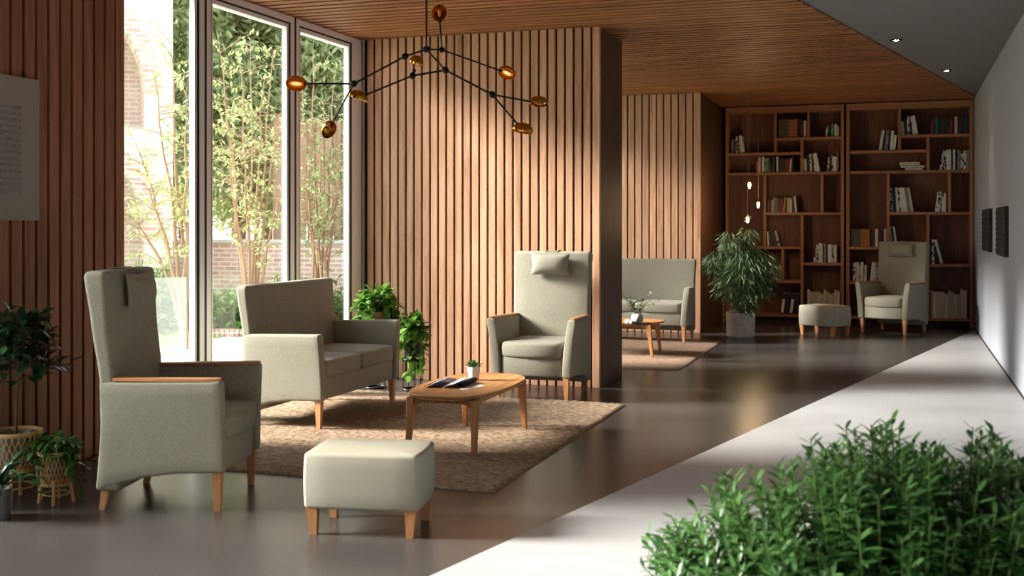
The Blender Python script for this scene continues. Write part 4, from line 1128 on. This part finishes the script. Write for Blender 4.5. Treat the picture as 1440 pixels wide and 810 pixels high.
multistem('pale-leaved shrub behind the right-hand window pane', 448, 14.0, [(425, 120, .1, .1), (440, 70, .3, .05), (455, 140, 0, .05), (470, 100, .2, .05), (485, 200, .1, .1), (430, 250, -.2, .1), (472, 260, 0, .1)], 5, 'outleaf2', .065, .028, 17, th=.026)
def big_tree(label, px, d, top, r, n, seed, mat, trunk=.16, levels=7, droop=.5):
    base = at(px, HOR, d); base.z = GZ; rnd = random.Random(seed)
    rt = empty('tall_tree', base, 0, label, 'tree', 'tall trees behind the garden'); st = MB(); f = MB()
    st.tube([(0, 0, 0), (.05, 0, top*.4), (-.05, .05, top*.75), (0, 0, top)], [trunk, trunk*.8, trunk*.5, trunk*.15], 9)
    for k in range(levels*5):
        t = .22+.76*(k/(levels*5)); z = top*t; a = k*2.4; rad = r*(1-.55*abs(t-.5)*1.4)*rnd.uniform(.55, 1)
        e = Vector((math.cos(a)*rad, math.sin(a)*rad, z-.15*rad*droop))
        st.tube([Vector((0, 0, z-.3)), e*.5+Vector((0, 0, z*.5+.1)), e], [.05, .03, .01], 5)
        crown(f, rnd, e, r*.4, int(n/(levels*5)), .21, .075, .8, droop, 2)
        crown(f, rnd, e*.55+Vector((0, 0, z*.45)), r*.36, int(n/(levels*10)), .21, .075, .8, droop, 2)
    st.build('trunk', 'bark', rt); f.build('foliage', mat, rt)
big_tree('tall drooping green tree behind the fence, centre of the garden view', 335, 24, 10.5, 2.5, 22000, 5, 'outleaf2')
big_tree('tall green tree behind the fence right of the drooping one', 410, 25.5, 10, 2.4, 22000, 6, 'outleaf2')
big_tree('tall green tree at the right end of the garden view', 478, 25, 10, 2.3, 20000, 7, 'outleaf2')
big_tree('light green tree beside the corner of the brick house', 270, 27, 9.4, 2.2, 20000, 8, 'outleaf')
big_tree('dark tree standing farthest back between the tall trees', 375, 31, 12, 2.8, 18000, 9, 'outleaf2')
big_tree('dark tree farthest back at the right end of the garden', 450, 31, 12, 2.8, 18000, 10, 'outleaf2')
def clump(label, px, py, w, h, n, mat, seed, L=.22, W=.07, name='leafy_plant', cat='plant'):
    b = gp(px, py); rnd = random.Random(seed); rt = empty(name, b, 0, label, cat, 'low plants in the garden bed'); f = MB(); st = MB()
    for k in range(n):
        a = rnd.uniform(0, 6.283); r0 = w*rnd.random()**.5; p = Vector((r0*math.cos(a), r0*math.sin(a)*.6, 0)); hh = h*rnd.uniform(.35, 1)*(1-.4*(r0/w)**2)
        e = p+Vector((math.cos(a)*.15, math.sin(a)*.1, hh)); st.tube([p, e], .005, 4)
        for q in range(7):
            g = p.lerp(e, .2+.8*q/6)
            d = rv(rnd); d.z = abs(d.z)*.4
            f.leaf(g, d, UP, L*rnd.uniform(.7, 1.2), W, .35, .2, 0, 3)
    st.build('stem', 'stem', rt); f.build('foliage', mat, rt)
clump('dark green ferny plant in the bed at the foot of the multi-stem shrub', 322, 470, .45, .75, 110, 'outleaf3', 31)
clump('ferny plant in the bed right of the garden window mullion', 305, 462, .35, .5, 60, 'outleaf3', 32)
clump('low leafy plant in the bed right of the multi-stem shrub', 392, 466, .6, .8, 100, 'outleaf3', 34)
clump('big-leaved pale plant behind the pale reflection sheet', 205, 466, .6, .9, 130, 'outleaf2', 35, .26, .16)
clump('big-leaved pale plant right behind the pale reflection sheet', 245, 464, .5, .8, 100, 'outleaf', 36, .24, .15)
clump('leafy plant at the foot of the brick house', 182, 472, .45, 1.2, 110, 'outleaf', 37, .2, .1)
clump('pink-flowering shrub beside the brick house', 270, 422, .36, 1.9, 260, 'pink', 38, .1, .08, 'flowering_shrub')
clump('low leafy plant behind the right-hand pane', 450, 458, .7, .9, 100, 'outleaf3', 39)
def bed():
    a, b = gp(285, 474), gp(520, 474); 
    m = MB(); n = 34; ax = (b-a)/n
    for k in range(n):
        p = a+ax*k; m.box((p.x, p.y-.06, GZ), (p.x+ax.x*.94, p.y+.06, GZ+.11))
    tag(m.build('bed_edging', 'brick2', smooth=0, bevel=.008), 'row of bricks edging the planting bed', 'edging')
    tag(MB().poly_z([(a.x, a.y+.07), (b.x, b.y+.07), (b.x+1, b.y+3.2), (a.x-1.2, a.y+3.2)], GZ, GZ+.05).build('garden_bed', 'soil', smooth=0), 'dark soil bed under the garden shrubs', 'soil')
bed()
def glass_reflection():  # added pale sheet imitating an indoor table's reflection in the window glass
    t = NT('table_reflection'); t.b.inputs['Base Color'].default_value = S(206, 210, 204); t.b.inputs['Roughness'].default_value = .5
    tr = t.n.new('ShaderNodeBsdfTransparent'); mx = t.add('ShaderNodeMixShader'); mx.inputs[0].default_value = .74
    t.ln(t.b.outputs[0], mx.inputs[1]); t.ln(tr.outputs[0], mx.inputs[2]); t.ln(mx.outputs[0], t.n['Material Output'].inputs[0]); M['reflect_tint'] = t.m
    a = at(150, HOR, 12.0); b = at(262, HOR, 12.6); z1 = at(262, 391, 12.6).z
    rt = empty('reflection_sheet', (a.x, a.y, GZ+.012), math.atan2(b.y-a.y, b.x-a.x), 'pale see-through sheet imitating a white table reflected in the left window', 'glass_reflection'); L = math.hypot(b.x-a.x, b.y-a.y)
    MB().box((0, 0, .06), (L, .014, z1-GZ)).build('pane', 'reflect_tint', rt, smooth=0)
    MB().box((0, -.02, 0), (L, .034, .06)).build('sheet_base', 'stone', rt, smooth=0)
glass_reflection()
# ================================================================ LIGHT AND CAMERA
w = bpy.data.worlds.new('sky'); sc.world = w; w.use_nodes = True
bg = w.node_tree.nodes['Background']
tc = w.node_tree.nodes.new('ShaderNodeTexCoord'); sp = w.node_tree.nodes.new('ShaderNodeSeparateXYZ'); rp = w.node_tree.nodes.new('ShaderNodeValToRGB')
w.node_tree.links.new(tc.outputs['Generated'], sp.inputs[0]); w.node_tree.links.new(sp.outputs['Z'], rp.inputs[0]); w.node_tree.links.new(rp.outputs[0], bg.inputs[0])
e = rp.color_ramp.elements; e[0].position = 0; e[0].color = (1, .97, .93, 1); e[1].position = .8; e[1].color = (.78, .88, 1, 1)
bg.inputs[1].default_value = SKY = 3.0
sl = bpy.data.lights.new('sun', 'SUN'); sl.energy = 14; sl.angle = R(15); sl.color = (1, .945, .87)
so = bpy.data.objects.new('sun', sl); COL.objects.link(so)
AZ, EL = R(17), R(25.5)
dv = Vector((math.cos(EL)*math.cos(AZ), math.cos(EL)*math.sin(AZ), -math.sin(EL)))
so.rotation_euler = dv.to_track_quat('-Z', 'Y').to_euler(); so.location = (-12, -2, 8)
cd = bpy.data.cameras.new('camera'); cam = bpy.data.objects.new('camera', cd); COL.objects.link(cam)
cam.location = (0, 0, EYE); cam.rotation_euler = (R(90), 0, YAW)
cd.sensor_width = 36; cd.lens = 36*FPX/1440; cd.shift_y = -(405-HOR)/1440; cd.shift_x = 0
cd.clip_start = .05; cd.clip_end = 200
cd.dof.use_dof = True; cd.dof.focus_distance = 9.5; cd.dof.aperture_fstop = 4.2
sc.camera = cam
v = sc.view_settings; v.view_transform = 'Standard'; v.look = 'None'; v.gamma = 1; v.use_curve_mapping = False; v.exposure = 0.5
sc.cycles.use_denoising = True; sc.cycles.max_bounces = 10; sc.cycles.diffuse_bounces = 5; sc.cycles.glossy_bounces = 4; sc.cycles.transparent_max_bounces = 16; sc.cycles.transmission_bounces = 6
sc.cycles.sample_clamp_indirect = 12; sc.cycles.caustics_reflective = False; sc.cycles.caustics_refractive = False
